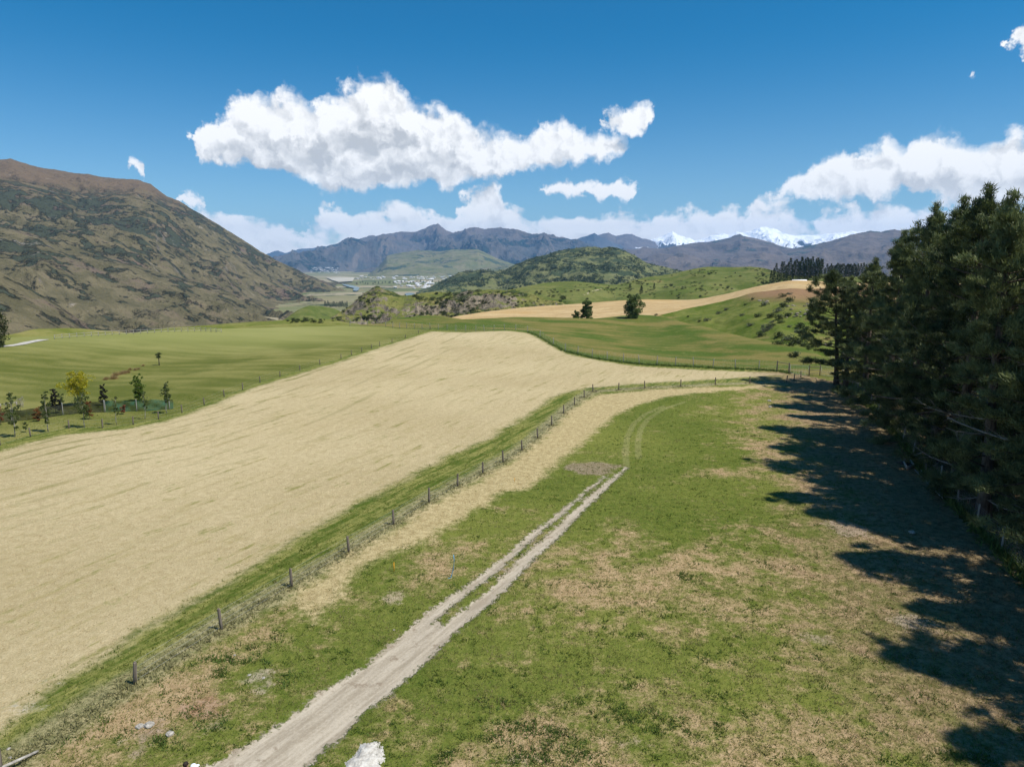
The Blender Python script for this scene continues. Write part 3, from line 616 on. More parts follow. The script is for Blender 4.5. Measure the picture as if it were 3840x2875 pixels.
# lower terrace edge on the left
JH = [(-900, 1262), (-300, 1262), (0, 1262), (52, 1253), (116, 1237), (243, 1232), (347, 1238), (434, 1242), (490, 1250), (550, 1240), (637, 1228), (781, 1221), (839, 1215), (984, 1205), (1100, 1198), (1224, 1196), (1262, 1201), (1310, 1211), (1380, 1222), (1440, 1240)]
terrain('terrace_edge', [(x, y, r) for (x, y), r in zip(JH, [290, 290, 290, 290, 295, 300, 300, 300, 300, 310, 320, 330, 335, 340, 345, 350, 345, 335, 320, 300])], 236, [-11] * 20, 260, -128, 360, 90, hill_mat('terrace_grass', (0.115, 0.135, 0.026), (0.205, 0.195, 0.060), (0.26, 0.215, 0.085), (0.05, 0.07, 0.02), (0.3, 0.25, 0.18), gs=0.015, scrub_lo=0.78, rock_nz=0.45, dry_lo=0.50, fs=0.4, ss=0.05, bump=0.5, bd=0.4), amp=1.2, nscale=40, ridge_amp=0.3, soft=3, azpad=0.02)
# mound in the valley
terrain('valley_mound', [(1000, 1240, 850), (1050, 1212, 880), (1086, 1185, 900), (1122, 1160, 920), (1158, 1146, 940), (1195, 1147, 950), (1249, 1156, 960), (1290, 1172, 970), (1340, 1210, 960), (1380, 1240, 950)], 560, -100, 320, -135, 140, 70, M_green, amp=6, nscale=120, rid=False, soft=4, azpad=0)
# left mountain, four ridge lines one behind the other
L1 = [(-1300, 520), (-700, 560), (-300, 575), (0, 598), (40, 597), (90, 612), (150, 627), (280, 650), (330, 652), (380, 665), (520, 674), (565, 688), (600, 718), (625, 740), (680, 760), (760, 806), (850, 862), (930, 911), (1000, 956), (1060, 987), (1150, 1030), (1230, 1068), (1290, 1104), (1345, 1130)]
terrain('left_mountain', SR(5600, 4300, L1), [2500] * 10 + [2700] * 6 + [2900, 3100, 3300, 3500, 3600, 3700, 3800, 3900], [60] * 8 + [40] * 4 + [0, -20, -40, -60, -80, -100, -120, -128, -130, -130, -130, -130], 1500, -128, 460, 240, M_left, amp=60, nscale=520, ridge_amp=10, rot=0.75, stretch=1.9, seed=1.7, p=1.0, azpad=0, detail=30, dscale=120)
L2 = [(-1300, 640), (-700, 650), (-300, 655), (0, 667), (120, 690), (200, 705), (290, 742), (340, 748), (420, 737), (500, 738), (560, 752), (620, 782), (700, 838), (800, 905), (900, 970), (1000, 1034), (1090, 1088), (1180, 1130), (1250, 1160)]
terrain('left_mountain_spur', SR(3900, 3500, L2), [2000] * 9 + [2100, 2200, 2300, 2400, 2500, 2600, 2700, 2800, 2900, 3000], [-20] * 8 + [-40, -50, -60, -70, -90, -110, -125, -130, -132, -132, -132], 900, -128, 440, 240, M_left, amp=52, nscale=400, ridge_amp=8, rot=0.8, stretch=2.1, seed=4.1, azpad=0, detail=22, dscale=90)
L3 = [(-1300, 760), (-700, 790), (-300, 812), (0, 846), (140, 880), (260, 920), (380, 958), (520, 1000), (640, 1030), (760, 1066), (880, 1106), (980, 1146), (1060, 1182), (1130, 1215)]
terrain('left_mountain_flank', SR(2500, 2300, L3), [1150] * 8 + [1250, 1400, 1550, 1700, 1850, 2000], [-125] * 14, 700, -128, 420, 220, M_left, amp=42, nscale=280, ridge_amp=5, rot=0.85, stretch=2.2, seed=8.2, azpad=0, detail=15, dscale=60)
L4 = [(-1300, 880), (-700, 930), (-300, 965), (0, 1018), (80, 1062), (160, 1112), (240, 1164), (300, 1205), (380, 1255)]
terrain('left_mountain_foot', SR(1500, 1250, L4), [800] * 9, [-125] * 9, 400, -128, 200, 120, M_left, amp=16, nscale=210, ridge_amp=3, rot=0.85, stretch=2.0, seed=2.2, azpad=0, detail=4, dscale=40)
# the scrubby knoll
KN = [(1560, 1102), (1602, 1084), (1651, 1057), (1716, 1026), (1749, 1019), (1814, 1014), (1863, 1019), (1895, 1013), (1922, 998), (1976, 975), (2031, 959), (2085, 943), (2166, 929), (2200, 925), (2253, 931), (2294, 927), (2329, 934), (2376, 956), (2423, 984), (2470, 997), (2505, 1003), (2541, 1012), (2620, 1035), (2750, 1060)]
terrain('knoll', SR(3600, 3300, KN), 2300, [-130] * 24, 900, -135, 340, 170, M_knoll, amp=34, nscale=330, ridge_amp=5, rot=0.6, seed=6.1, soft=1, p=0.85, azpad=0, detail=7, dscale=50)
# small cone and rounded hill in the basin
terrain('basin_cone', SR(7600, 7600, [(1290, 1085), (1347, 1069), (1375, 1052), (1412, 1041), (1430, 1042), (1448, 1053), (1495, 1063), (1560, 1078)]), 6500, -132, 900, -135, 120, 60, M_mid, amp=14, nscale=400, seed=1.1, soft=2, azpad=0)
terrain('basin_hill', SR(12500, 10500, [(1380, 1034), (1420, 1000), (1450, 960), (1500, 948), (1570, 938), (1651, 943), (1694, 936), (1792, 934), (1857, 966), (1917, 990), (2000, 1010), (2100, 1030)]), 8600, -130, 2000, -120, 220, 120, M_mid, amp=70, nscale=1100, ridge_amp=10, seed=5.7, rot=0.4, azpad=0, detail=14, dscale=200)
terrain('basin_slope', SR(9300, 9000, [(1650, 1046), (1740, 1020), (1830, 1000), (1900, 996), (1990, 1000), (2100, 1020)]), 7600, -130, 900, -130, 120, 60, M_mid, amp=24, nscale=600, seed=9.7, azpad=0)
# main range across the basin
R1 = [(980, 1000), (1054, 964), (1100, 956), (1136, 950), (1222, 928), (1304, 902), (1350, 893), (1391, 884), (1472, 876), (1542, 868), (1597, 860), (1625, 851), (1643, 845), (1667, 859), (1700, 873), (1790, 905), (1900, 950)]
terrain('mountain_range', SR(19000, 18000, R1), 12200, -130, 4000, -100, 420, 200, M_farm, amp=520, nscale=1900, ridge_amp=70, rot=-0.3, stretch=1.5, seed=3.9, azpad=0, detail=50, dscale=500)
R2 = [(1560, 960), (1640, 910), (1700, 874), (1749, 861), (1781, 849), (1814, 860), (1868, 858), (1938, 861), (2004, 878), (2041, 877), (2085, 893), (2117, 892), (2160, 905), (2250, 930), (2350, 955), (2500, 985)]
terrain('rocky_range', SR(17500, 16000, R2), 11800, -130, 3500, -100, 400, 200, M_farm, amp=480, nscale=1500, ridge_amp=65, rot=0.2, stretch=1.6, seed=7.9, azpad=0, detail=50, dscale=420)
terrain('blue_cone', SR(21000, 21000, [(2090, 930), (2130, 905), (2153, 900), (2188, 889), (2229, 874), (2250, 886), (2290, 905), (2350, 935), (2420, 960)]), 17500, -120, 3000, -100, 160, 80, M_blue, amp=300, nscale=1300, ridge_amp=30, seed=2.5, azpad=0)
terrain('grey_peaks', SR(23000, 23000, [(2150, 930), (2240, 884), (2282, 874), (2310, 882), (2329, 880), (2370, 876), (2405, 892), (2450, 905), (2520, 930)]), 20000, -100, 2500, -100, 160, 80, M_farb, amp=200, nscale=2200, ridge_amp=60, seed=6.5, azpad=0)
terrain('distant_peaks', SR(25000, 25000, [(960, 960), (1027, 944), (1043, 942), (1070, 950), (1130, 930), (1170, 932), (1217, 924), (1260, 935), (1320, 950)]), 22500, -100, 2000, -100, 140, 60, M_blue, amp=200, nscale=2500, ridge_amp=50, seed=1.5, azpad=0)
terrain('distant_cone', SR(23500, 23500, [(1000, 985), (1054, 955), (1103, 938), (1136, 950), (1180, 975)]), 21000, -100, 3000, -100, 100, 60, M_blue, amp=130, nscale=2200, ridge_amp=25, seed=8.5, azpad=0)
SN = [(x_, y_ - 3) for x_, y_ in [(2380, 930), (2441, 901), (2488, 886), (2523, 872), (2552, 888), (2605, 903), (2629, 900), (2664, 889), (2711, 880), (2735, 884), (2764, 871), (2790, 876), (2811, 871), (2852, 858), (2899, 865), (2940, 881), (2999, 889), (3058, 886), (3117, 879), (3164, 876), (3205, 868), (3300, 880), (3500, 890), (4200, 880)]]
terrain('snowy_range', SR(24000, 23500, SN), 18500, -100, 3500, 0, 460, 170, M_snow, amp=480, nscale=1400, ridge_amp=60, rot=0.1, stretch=1.4, seed=11.9, azpad=0, detail=60, dscale=380)
B1 = [(2180, 990), (2280, 955), (2347, 937), (2411, 931), (2488, 930), (2588, 912), (2664, 906), (2735, 892), (2776, 881), (2823, 892), (2882, 907), (2964, 934), (3050, 960), (3150, 985)]
terrain('brown_range', SR(15500, 14500, B1), 8200, -130, 3000, -100, 360, 170, M_farb, amp=230, nscale=1500, ridge_amp=18, rot=0.3, stretch=1.6, seed=4.4, azpad=0, detail=24, dscale=300, p=1.25)
B2 = [(2760, 985), (2860, 955), (2964, 934), (3040, 920), (3117, 903), (3205, 877), (3264, 864), (3304, 870), (3353, 860), (3380, 864), (3460, 850), (3600, 830), (3840, 810), (4300, 780), (5000, 760)]
terrain('heath_range', SR(13500, 12500, B2), 7600, -130, 3000, -100, 380, 170, M_farb, amp=240, nscale=1500, ridge_amp=20, rot=-0.2, stretch=1.7, seed=2.9, azpad=0, detail=24, dscale=300, p=1.25)

# ------------------------------------------------------------------ finding the ground under a place in the photograph
def _bvh():
    vs_, ps_, off = [], [], 0
    for o in TERRAIN:
        n = len(o.data.vertices); a = np.empty(n * 3, np.float32); o.data.vertices.foreach_get('co', a); vs_.append(a.reshape(-1, 3))
        q = np.empty(len(o.data.loops), np.int32); o.data.loops.foreach_get('vertex_index', q); ps_.append(q.reshape(-1, 4) + off); off += n
    return BVHTree.FromPolygons(np.vstack(vs_).tolist(), np.vstack(ps_).tolist())
BVH = _bvh()
CAMP = Vector((0, 0, CAMZ))
def hit(px, py):
    loc, nor, idx, d = BVH.ray_cast(CAMP, ray(px, py)); return loc
def zat(x, y):
    loc, nor, idx, d = BVH.ray_cast(Vector((x, y, 3000.0)), Vector((0, 0, -1))); return loc.z if loc else 0.0
def at(px, py):                                # ground point, at its true height
    p = hit(px, py); return p if p is not None else flat(px, py)
def mpp(p): return (p - CAMP).length / FPX     # metres per photograph pixel there

# ------------------------------------------------------------------ shapes
class Geo:
    def __init__(s): s.v = []; s.f = []; s.n = 0
    def add(s, V, F):
        V = np.asarray(V, float).reshape(-1, 3); F = np.asarray(F, int)
        s.v.append(V); s.f.append(F + s.n); s.n += len(V); return s
    def tube(s, pts, rad, sides=6, cap=True):
        P = np.asarray(pts, float); k = len(P); rad = np.broadcast_to(np.asarray(rad, float), (k,))
        T = np.gradient(P, axis=0); T /= np.linalg.norm(T, axis=1)[:, None] + 1e-12
        ref = np.array([0, 0, 1.0]) if abs(T[0, 2]) < 0.9 else np.array([1.0, 0, 0])
        U = np.cross(T, ref); U /= np.linalg.norm(U, axis=1)[:, None] + 1e-12; W = np.cross(T, U)
        a = np.linspace(0, 2 * np.pi, sides, endpoint=False)
        V = P[:, None, :] + rad[:, None, None] * (np.cos(a)[None, :, None] * U[:, None, :] + np.sin(a)[None, :, None] * W[:, None, :])
        i = np.arange(k * sides).reshape(k, sides); j = np.roll(i, -1, axis=1)
        F = np.stack([i[:-1], j[:-1], j[1:], i[1:]], -1).reshape(-1, 4)
        n0 = s.n; s.add(V, F)
        if cap:
            for row, rev in ((0, True), (k - 1, False)):
                c = P[row]; s.v.append(c[None]); ci = s.n; s.n += 1
                r = i[row] + n0; r2 = np.roll(r, -1)
                s.f.append(np.stack([r, r2, np.full(sides, ci)], -1)[:, ::-1] if rev else np.stack([r, r2, np.full(sides, ci)], -1))
        return s
    def box(s, c, size, rz=0.0, axis=None):
        x, y, z = [v / 2 for v in size]
        V = np.array([[-x, -y, -z], [x, -y, -z], [x, y, -z], [-x, y, -z], [-x, -y, z], [x, -y, z], [x, y, z], [-x, y, z]])
        cr, sr = math.cos(rz), math.sin(rz); V = V @ np.array([[cr, sr, 0], [-sr, cr, 0], [0, 0, 1]]) + np.asarray(c)
        return s.add(V, [[0, 3, 2, 1], [4, 5, 6, 7], [0, 1, 5, 4], [1, 2, 6, 5], [2, 3, 7, 6], [3, 0, 4, 7]])
    def mesh(s, name, sm=False):
        V = np.vstack(s.v); tri = [f for f in s.f if f.shape[1] == 3]; qd = [f for f in s.f if f.shape[1] == 4]
        me = mesh_np(name, V, ([np.vstack(tri)] if tri else []) + ([np.vstack(qd)] if qd else []))
        if sm: smooth(me)
        return me
def bars(segs, r):                              # thin three-sided bars for wire, one array pass
    S_ = np.asarray(segs, float); A, B = S_[:, 0], S_[:, 1]; T = B - A; T /= np.linalg.norm(T, axis=1)[:, None] + 1e-12
    ref = np.where(np.abs(T[:, 2:3]) < 0.9, np.array([[0, 0, 1.0]]), np.array([[1.0, 0, 0]]))
    U = np.cross(T, ref); U /= np.linalg.norm(U, axis=1)[:, None]; W = np.cross(T, U)
    V = []
    for P in (A, B):
        for k in range(3):
            a = 2 * math.pi * k / 3; V.append(P + r * (math.cos(a) * U + math.sin(a) * W))
    V = np.stack(V, 1); n = len(S_); b = np.arange(n)[:, None] * 6
    F = np.concatenate([b + np.array([[k, (k + 1) % 3, (k + 1) % 3 + 3, k + 3]]) for k in range(3)])
    return V.reshape(-1, 3), F
def blades(C, D, L, Wd, rng, jit=0.25):         # narrow triangles from C along D
    n = len(C); D = D / (np.linalg.norm(D, axis=1)[:, None] + 1e-9)
    S_ = np.cross(D, rng.normal(size=(n, 3))); S_ /= np.linalg.norm(S_, axis=1)[:, None] + 1e-9
    L = np.broadcast_to(L, (n,)) * rng.uniform(1 - jit, 1 + jit, n); Wd = np.broadcast_to(Wd, (n,))
    V = np.stack([C - S_ * Wd[:, None] / 2, C + S_ * Wd[:, None] / 2, C + D * L[:, None]], 1).reshape(-1, 3)
    return V, np.arange(n * 3).reshape(-1, 3)
def leaves(C, size, rng, up=0.3):               # small four-cornered leaves
    n = len(C); N = rng.normal(size=(n, 3)); N[:, 2] += up; N /= np.linalg.norm(N, axis=1)[:, None]
    U = np.cross(N, rng.normal(size=(n, 3))); U /= np.linalg.norm(U, axis=1)[:, None]; W = np.cross(N, U)
    sz = (np.broadcast_to(size, (n,)) * rng.uniform(0.6, 1.3, n))[:, None]
    V = np.stack([C - U * sz * .6, C - W * sz * .38, C + U * sz * .6, C + W * sz * .38], 1).reshape(-1, 3)
    return V, np.arange(n * 4).reshape(-1, 4)
def ball(rng, n, fill=0.45):
    d = rng.normal(size=(n, 3)); d /= np.linalg.norm(d, axis=1)[:, None]; return d * (rng.uniform(fill, 1, n) ** 0.6)[:, None]

# ------------------------------------------------------------------ materials of things
M_bark = plain_mat('bark', (0.050, 0.040, 0.032), (0.17, 0.135, 0.105), 6.0, 0.95, (1, 1, .25), 0.8, bdist=0.05)
M_birch = plain_mat('pale_bark', (0.16, 0.145, 0.12), (0.40, 0.37, 0.33), 9.0, 0.9, (1, 1, .4))
M_dead = plain_mat('dead_twigs', (0.20, 0.175, 0.15), (0.40, 0.36, 0.31), 5.0, 0.95)
M_pine = leaf_mat('pine_needles', (0.020, 0.034, 0.013), (0.205, 0.235, 0.105), 0.18, 0.9)  # near-black and pale needle tones paint in shaded gaps and sunlit pads
M_fpine = leaf_mat('far_pine_needles', (0.018, 0.034, 0.015), (0.056, 0.078, 0.030), 0.15, 0.25)
M_pop = leaf_mat('poplar_leaves', (0.050, 0.080, 0.024), (0.135, 0.175, 0.060), 0.3, 0.7)
M_shrubA = leaf_mat('shrub_leaves', (0.026, 0.040, 0.012), (0.078, 0.095, 0.030), 0.2, 0.9)
M_shrubB = leaf_mat('grey_shrub_leaves', (0.065, 0.078, 0.045), (0.165, 0.175, 0.110), 0.15, 0.9)
M_yel = leaf_mat('yellow_leaves', (0.20, 0.20, 0.014), (0.46, 0.40, 0.030), 0.4, 1.5)
M_dark = leaf_mat('dark_leaves', (0.018, 0.020, 0.016), (0.052, 0.048, 0.030), 0.15, 2.0)
M_lime = leaf_mat('bright_leaves', (0.060, 0.105, 0.016), (0.165, 0.230, 0.040), 0.35, 2.0)
M_soft = leaf_mat('soft_green_leaves', (0.055, 0.080, 0.022), (0.135, 0.165, 0.055), 0.35, 2.0)
M_orange = leaf_mat('copper_leaves', (0.13, 0.055, 0.020), (0.28, 0.130, 0.045), 0.35, 2.0)
M_red = leaf_mat('red_leaves', (0.11, 0.040, 0.022), (0.22, 0.085, 0.045), 0.35, 2.0)
M_tuss = leaf_mat('tussock_blades', (0.20, 0.130, 0.055), (0.42, 0.30, 0.155), 0.3, 2.5)
M_cab = leaf_mat('cabbage_leaves', (0.045, 0.065, 0.020), (0.13, 0.155, 0.06), 0.2, 2.0)
M_post = plain_mat('weathered_post', (0.105, 0.085, 0.066), (0.235, 0.200, 0.165), 9.0, 0.95, (1, 1, .12), 0.6)
M_postg = plain_mat('grey_post', (0.20, 0.195, 0.175), (0.40, 0.385, 0.35), 9.0, 0.95, (1, 1, .12), 0.5)
M_rail = plain_mat('grey_timber', (0.26, 0.235, 0.205), (0.46, 0.43, 0.38), 7.0, 0.9, (.15, 1, 1), 0.5)
M_wire = plain_mat('galvanised_wire', (0.35, 0.36, 0.37), (0.55, 0.56, 0.57), 3.0, 0.45, spec=0.5)
M_white = plain_mat('white_stone', (0.34, 0.315, 0.275), (0.58, 0.56, 0.51), 5.0, 0.95, bump=0.6)
M_rock = plain_mat('schist_rock', (0.11, 0.095, 0.075), (0.34, 0.29, 0.225), 0.9, 0.95, (1, 1, 2.2), 1.0, bdist=0.3)

# ------------------------------------------------------------------ pines of the shelter belt
def pine_mesh(seed, H, R0, ncl=1.0, nb=34, low=0.05, lean=(0, 0)):
    rng = np.random.default_rng(seed)
    tz = np.linspace(0, H, 12)
    bend = np.cumsum(rng.normal(0, 0.10, (12, 2)), 0); bend -= bend[0]
    tp = np.stack([bend[:, 0] + lean[0] * (tz / H) ** 1.3 * H, bend[:, 1] + lean[1] * (tz / H) ** 1.3 * H, tz], 1)
    tr = 0.02 * H * (1 - tz / H) ** 0.85 + 0.03; tr[0] *= 1.35
    gt = Geo().tube(tp, tr, 9)
    gl = Geo(); C, D, Ls = [], [], []; deads = []
    z = low * H + 0.6; az = rng.uniform(0, 6.28)
    prof_x = [0, .08, .22, .42, .62, .8, .92, 1.0]; prof_y = [.60, .85, 1.05, .92, .68, .40, .17, .06]
    vig = 1 + 0.30 * np.sin(np.arange(8) * 0.785 * 2 + rng.uniform(0, 6.28, 8)) * rng.uniform(.3, 1, 8)   # crown fuller on some sides
    while z < H * 0.95:
        for b in range(rng.integers(3, 6)):
            az += 2.4 + rng.normal(0, .35); h = z / H
            L = R0 * np.interp(h, prof_x, prof_y) * rng.uniform(.38, 1.32) * vig[int((az % 6.283) / 0.7854) % 8]
            if rng.uniform() < 0.12 and h < .85: L *= 1.5
            L = max(L, 0.35)
            base = np.array([np.interp(z, tz, tp[:, 0]), np.interp(z, tz, tp[:, 1]), z])
            el0 = np.interp(h, [0, .3, .7, 1], [-.20, .02, .22, .60]) + rng.normal(0, .15); curl = rng.uniform(.15, .65) * (1 - .6 * h)
            ss = np.linspace(0, 1, 6); el = el0 + curl * ss ** 1.6
            dh = np.array([math.cos(az), math.sin(az)]); step = L / 5
            inc = np.stack([np.cos(el) * dh[0], np.cos(el) * dh[1], np.sin(el)], 1) * step
            inc += rng.normal(0, .05 * step, inc.shape)
            bp = np.vstack([base, base + np.cumsum(inc[1:], 0)])
            rb = 0.013 * L + 0.018
            isdead = h < 0.62 and rng.uniform() < 0.13
            if isdead:
                dead = Geo(); deads.append(dead); dead.tube(bp, 1.2 * rb * np.linspace(1, .3, 6), 4, cap=False)
                for q in range(11):
                    s0 = rng.uniform(.25, 1); p0 = bp[min(int(s0 * 5), 4)]; dd = rng.normal(size=3) * .5 + np.array([dh[0], dh[1], .1]); dd /= np.linalg.norm(dd); l2 = L * rng.uniform(.12, .3)
                    dead.tube(np.stack([p0, p0 + dd * l2 * .6 + rng.normal(0, .06, 3), p0 + dd * l2 + rng.normal(0, .12, 3)]), [.022, .016, .008], 3, cap=False)
                continue
            gl.tube(bp, rb * np.linspace(1, .2, 6), 4, cap=False)
            npad = int(max(2, round(L * (0.80 if h < .5 else .75) * ncl))); per = 5; n = npad * per
            sp = np.clip(rng.uniform(0.30, 1.0, npad) ** 0.7, 0, 1); sp[0] = 1.0
            side = np.array([-dh[1], dh[0], 0.0]); lat0 = rng.normal(0, 1, npad) * L * 0.17 * (1.3 - .8 * sp)
            s_ = np.clip(np.repeat(sp, per) + rng.normal(0, .05, n), 0, 1)
            f = s_ * 5; k = np.clip(f.astype(int), 0, 4); w = (f - k)[:, None]
            pc = bp[k] * (1 - w) + bp[k + 1] * w
            lat = np.repeat(lat0, per) + rng.normal(0, .22, n)
            pc = pc + side * lat[:, None] + np.stack([rng.normal(0, .26, n), rng.normal(0, .26, n), rng.normal(.06, .11, n)], 1); pc[:, 2] += np.repeat(rng.normal(0, .16, npad), per) - 0.04 * np.abs(lat)
            out = inc[np.clip(k, 1, 5)] / step * .8 + side * np.sign(lat)[:, None] * .3; out[:, 2] += 0.75
            if h > .45 and rng.uniform() < .5:          # upright candle at the branch end
                m_ = 4; pc = np.vstack([pc, bp[-1] + np.stack([rng.normal(0, .06, m_), rng.normal(0, .06, m_), np.linspace(.1, .85, m_)], 1)]); out = np.vstack([out, np.tile([0, 0, 1.4], (m_, 1))]); n += m_
            C.append(pc); D.append(out); Ls.append(np.full(n, 0.30 + 0.10 * (1 - h)))
        z += np.interp(z / H, [0, .5, 1], [1.05, .85, .5]) * H / 26 * rng.uniform(.7, 1.3)
    top = np.array([tp[-1, 0], tp[-1, 1], H])
    C.append(top + np.stack([rng.normal(0, .13, 26), rng.normal(0, .13, 26), np.linspace(-2.2, .35, 26)], 1)); D.append(np.tile([0, 0, 1.0], (26, 1)) + rng.normal(0, .35, (26, 3))); Ls.append(np.full(26, .34))
    C = np.vstack(C); D = np.vstack(D); Ls = np.concatenate(Ls)
    n = len(C); Cc = np.repeat(C, nb, 0) + rng.normal(0, .21, (n * nb, 3)) * [1, 1, .55]; Dd = np.repeat(D, nb, 0) * .9 + rng.normal(0, .62, (n * nb, 3)); LL = np.repeat(Ls, nb) * 1.2
    V, F = blades(Cc, Dd, LL, rng.uniform(.055, .105, n * nb), rng, .35)
    return gt.mesh('trunk', True), gl.mesh('limbs', True), [q.mesh('dead_branch') for q in deads], mesh_np('crown', V, F)
PINES = [pine_mesh(11, 26, 5.0), pine_mesh(23, 26, 4.4), pine_mesh(37, 26, 5.4), pine_mesh(53, 26, 4.7)]
PLEAN = pine_mesh(71, 19, 6.0, low=0.15, lean=(-0.12, 0.0))
for k, (a, b, c, d) in enumerate(PINES + [PLEAN]):
    a.materials.append(M_bark); b.materials.append(M_bark); d.materials.append(M_pine)
    for q in c: q.materials.append(M_dead)
def put_pine(var, x, y, h, rz, label, wide=1.0, base_h=26.0):
    z = zat(x, y) - 0.1
    e = link('pine_tree', None, loc=(x, y, z), rot=(0, 0, rz), scale=(h / base_h * wide, h / base_h * wide, h / base_h)); e.empty_display_size = 0.5
    tag(e, label, 'pine tree', 'pines of the dark shelter belt')
    t = link('trunk', var[0], e); link('limbs', var[1], t)['kind'] = 'stuff'
    for q in var[2]: link('dead_branch', q, t)
    link('crown', var[3], e); return e
BELT = [(3186, 1040, 127), (3215, 1012, 126), (3262, 975, 121), (3310, 925, 114), (3356, 875, 107), (3413, 838, 99), (3467, 777, 91), (3522, 800, 87), (3562, 754, 82), (3622, 765, 78), (3676, 710, 74), (3738, 742, 70), (3786, 736, 65.5), (3842, 728, 61)]
BL = ['short pine right behind the leaning one at the far end', 'pine third from the far end of the shelter belt', 'fourth pine from the far end of the dark shelter belt', 'fifth pine from the far end of the dark belt', 'pine whose tip stands against the brown range', 'pine with its tip just above the brown range',
      'tall pine with tip against the low white cloud', 'shorter pine between two tall pointed ones', 'slim pointed pine left of the tallest pair', 'pine left beside the tallest one of the belt', 'tallest pine of the shelter belt, dark twin tip', 'pine just right of the tallest in the belt', 'pine near the right edge of the picture', 'big pine at the right edge of the picture']
rp = random.Random(5); ORD_ = 'first second third fourth fifth sixth seventh eighth ninth'.split()
for k, (px, py, R) in enumerate(BELT):
    q = far_pt(px, py, R); q.x += 0.8 + 2.6 * (k % 2); put_pine(PINES[k % 4], q.x, q.y, q.z - zat(q.x, q.y), rp.uniform(0, 6.28), BL[k], rp.uniform(.92, 1.1))
q = far_pt(3166, 1045, 129); put_pine(PLEAN, q.x, q.y, 18.5, 0.2, 'leaning pine at the far end of the belt beside the wire gates', 1.0, 19.0)
for k, (d, off, h) in enumerate([(54.5, 6, 26), (47, 7.5, 25), (40.5, 5, 26), (34, 7, 24), (28, 5, 25), (21.5, 6.5, 24), (15, 7, 25)]):
    fx = 34.6 + (d - 47.6) * .308 + off
    put_pine(PINES[(k + 1) % 4], fx, d, h, rp.uniform(0, 6.28), ORD_[k] + ' near pine of the belt beyond the right edge, known by its shadow')
for k, (d, off, h) in enumerate([(66, 13, 24), (74, 15, 24), (82, 13, 23), (91, 14, 23), (100, 12, 22), (109, 12, 20), (118, 11, 18), (57, 13, 25), (49, 13, 25)]):
    fx = 34.6 + (d - 47.6) * .308 + off
    put_pine(PINES[(k + 2) % 4], fx, d, h, rp.uniform(0, 6.28), ORD_[k] + ' pine of the back row, half hidden behind the belt')

# ------------------------------------------------------------------ broad-leaved and small trees
def tree_mesh(seed, H, crown, nleaf, lsize, trunk_r, shape='oval', limbs=10, gap=0.55):
    """crown = (bottom fraction, half width); returns trunk and crown meshes"""
    rng = np.random.default_rng(seed); b0, hw = crown
    tz = np.linspace(0, H * .94, 8); bend = np.cumsum(rng.normal(0, H * .008, (8, 2)), 0); bend -= bend[0]
    tp = np.stack([bend[:, 0], bend[:, 1], tz], 1); g = Geo().tube(tp, trunk_r * np.linspace(1.15, .2, 8), 7)
    C = []; gp = 0
    for k in range(limbs):
        h = b0 + (1 - b0) * ((k + rng.uniform(0, .8)) / limbs) * .95
        t = (h - b0) / (1 - b0)
        wid = {'oval': math.sqrt(max(1e-3, 1 - (2 * t - .85) ** 2 / 1.4)), 'cone': (1 - t) * .95 + .08, 'column': .55 + .45 * math.sin(math.pi * min(t + .1, 1)), 'umbrella': .25 + .75 * math.sin(math.pi * min(1, t * .75 + .22))}[shape]
        a = k * 2.4 + rng.normal(0, .4); L = hw * wid * rng.uniform(.75, 1.15)
        p0 = np.array([np.interp(h * H * .8, tz, tp[:, 0]), np.interp(h * H * .8, tz, tp[:, 1]), min(h * H * .82, H * .9)])
        p1 = np.array([p0[0] + math.cos(a) * L * .75, p0[1] + math.sin(a) * L * .75, h * H])
        g.tube(np.stack([p0, (p0 + p1) / 2 + [0, 0, .04 * H], p1]), np.array([1, .6, .25]) * trunk_r * .38, 4, cap=False)
        for m in range(4):
            s = rng.uniform(.35, 1.1); C.append((p0 * (1 - s) + p1 * s + rng.normal(0, .14 * hw, 3), max(.30 * hw * wid, .10) * rng.uniform(.7, 1.25)))
    per = max(nleaf // len(C), 4); pts = []
    for c, r in C: pts.append(c + ball(rng, int(per * rng.uniform(1 - gap, 1 + gap) + 2)) * r * np.array([1, 1, .8]))
    V, F = leaves(np.vstack(pts), lsize, rng)
    return g.mesh('trunk', True), mesh_np('crown', V, F)
YG = 'young trees planted in the left paddock'
def put_tree(name, label, cat, px, py, hpx, seed, shape, b0, wpx, nleaf, lsize, mat, bark=M_bark, tr=None, limbs=10, group=None, R=None, lean=0.0):
    p = at(px, py) if R is None else far_pt(px, py, R)
    if R is not None: p.z = zat(p.x, p.y)
    m = mpp(p); H = hpx * m; tm, cm = tree_mesh(seed, H, (b0, wpx / 2 * m), int(nleaf * 1.25), lsize * (1.2 if group == YG else 1.0), tr or H * (.0095 if group == YG else .016), shape, limbs)
    e = link(name, None, loc=(p.x, p.y, p.z - 0.05), rot=(0, lean, 0)); e.empty_display_size = .4; tag(e, label, cat, group)
    link('trunk', tm, e, bark); link('crown', cm, e, mat); return e
YG = 'young trees planted in the left paddock'
put_tree('young_tree', 'bright yellow-leaved round tree by the dark windbreak netting', 'tree', 294, 1518, 116, 1, 'umbrella', .38, 92, 2600, .16, M_yel, M_birch, .085, 14, YG)
put_tree('young_tree', 'dark narrow tree just left of the yellow one', 'tree', 211, 1550, 88, 2, 'cone', .18, 46, 1500, .13, M_dark, limbs=14, group=YG)
put_tree('young_tree', 'thin light green sapling between the dark tree and the yellow one', 'tree', 234, 1546, 66, 3, 'oval', .35, 24, 420, .12, M_soft, group=YG)
put_tree('young_tree', 'small dark narrow tree right of the yellow one', 'tree', 390, 1518, 72, 4, 'cone', .12, 42, 1300, .13, M_dark, limbs=14, group=YG)
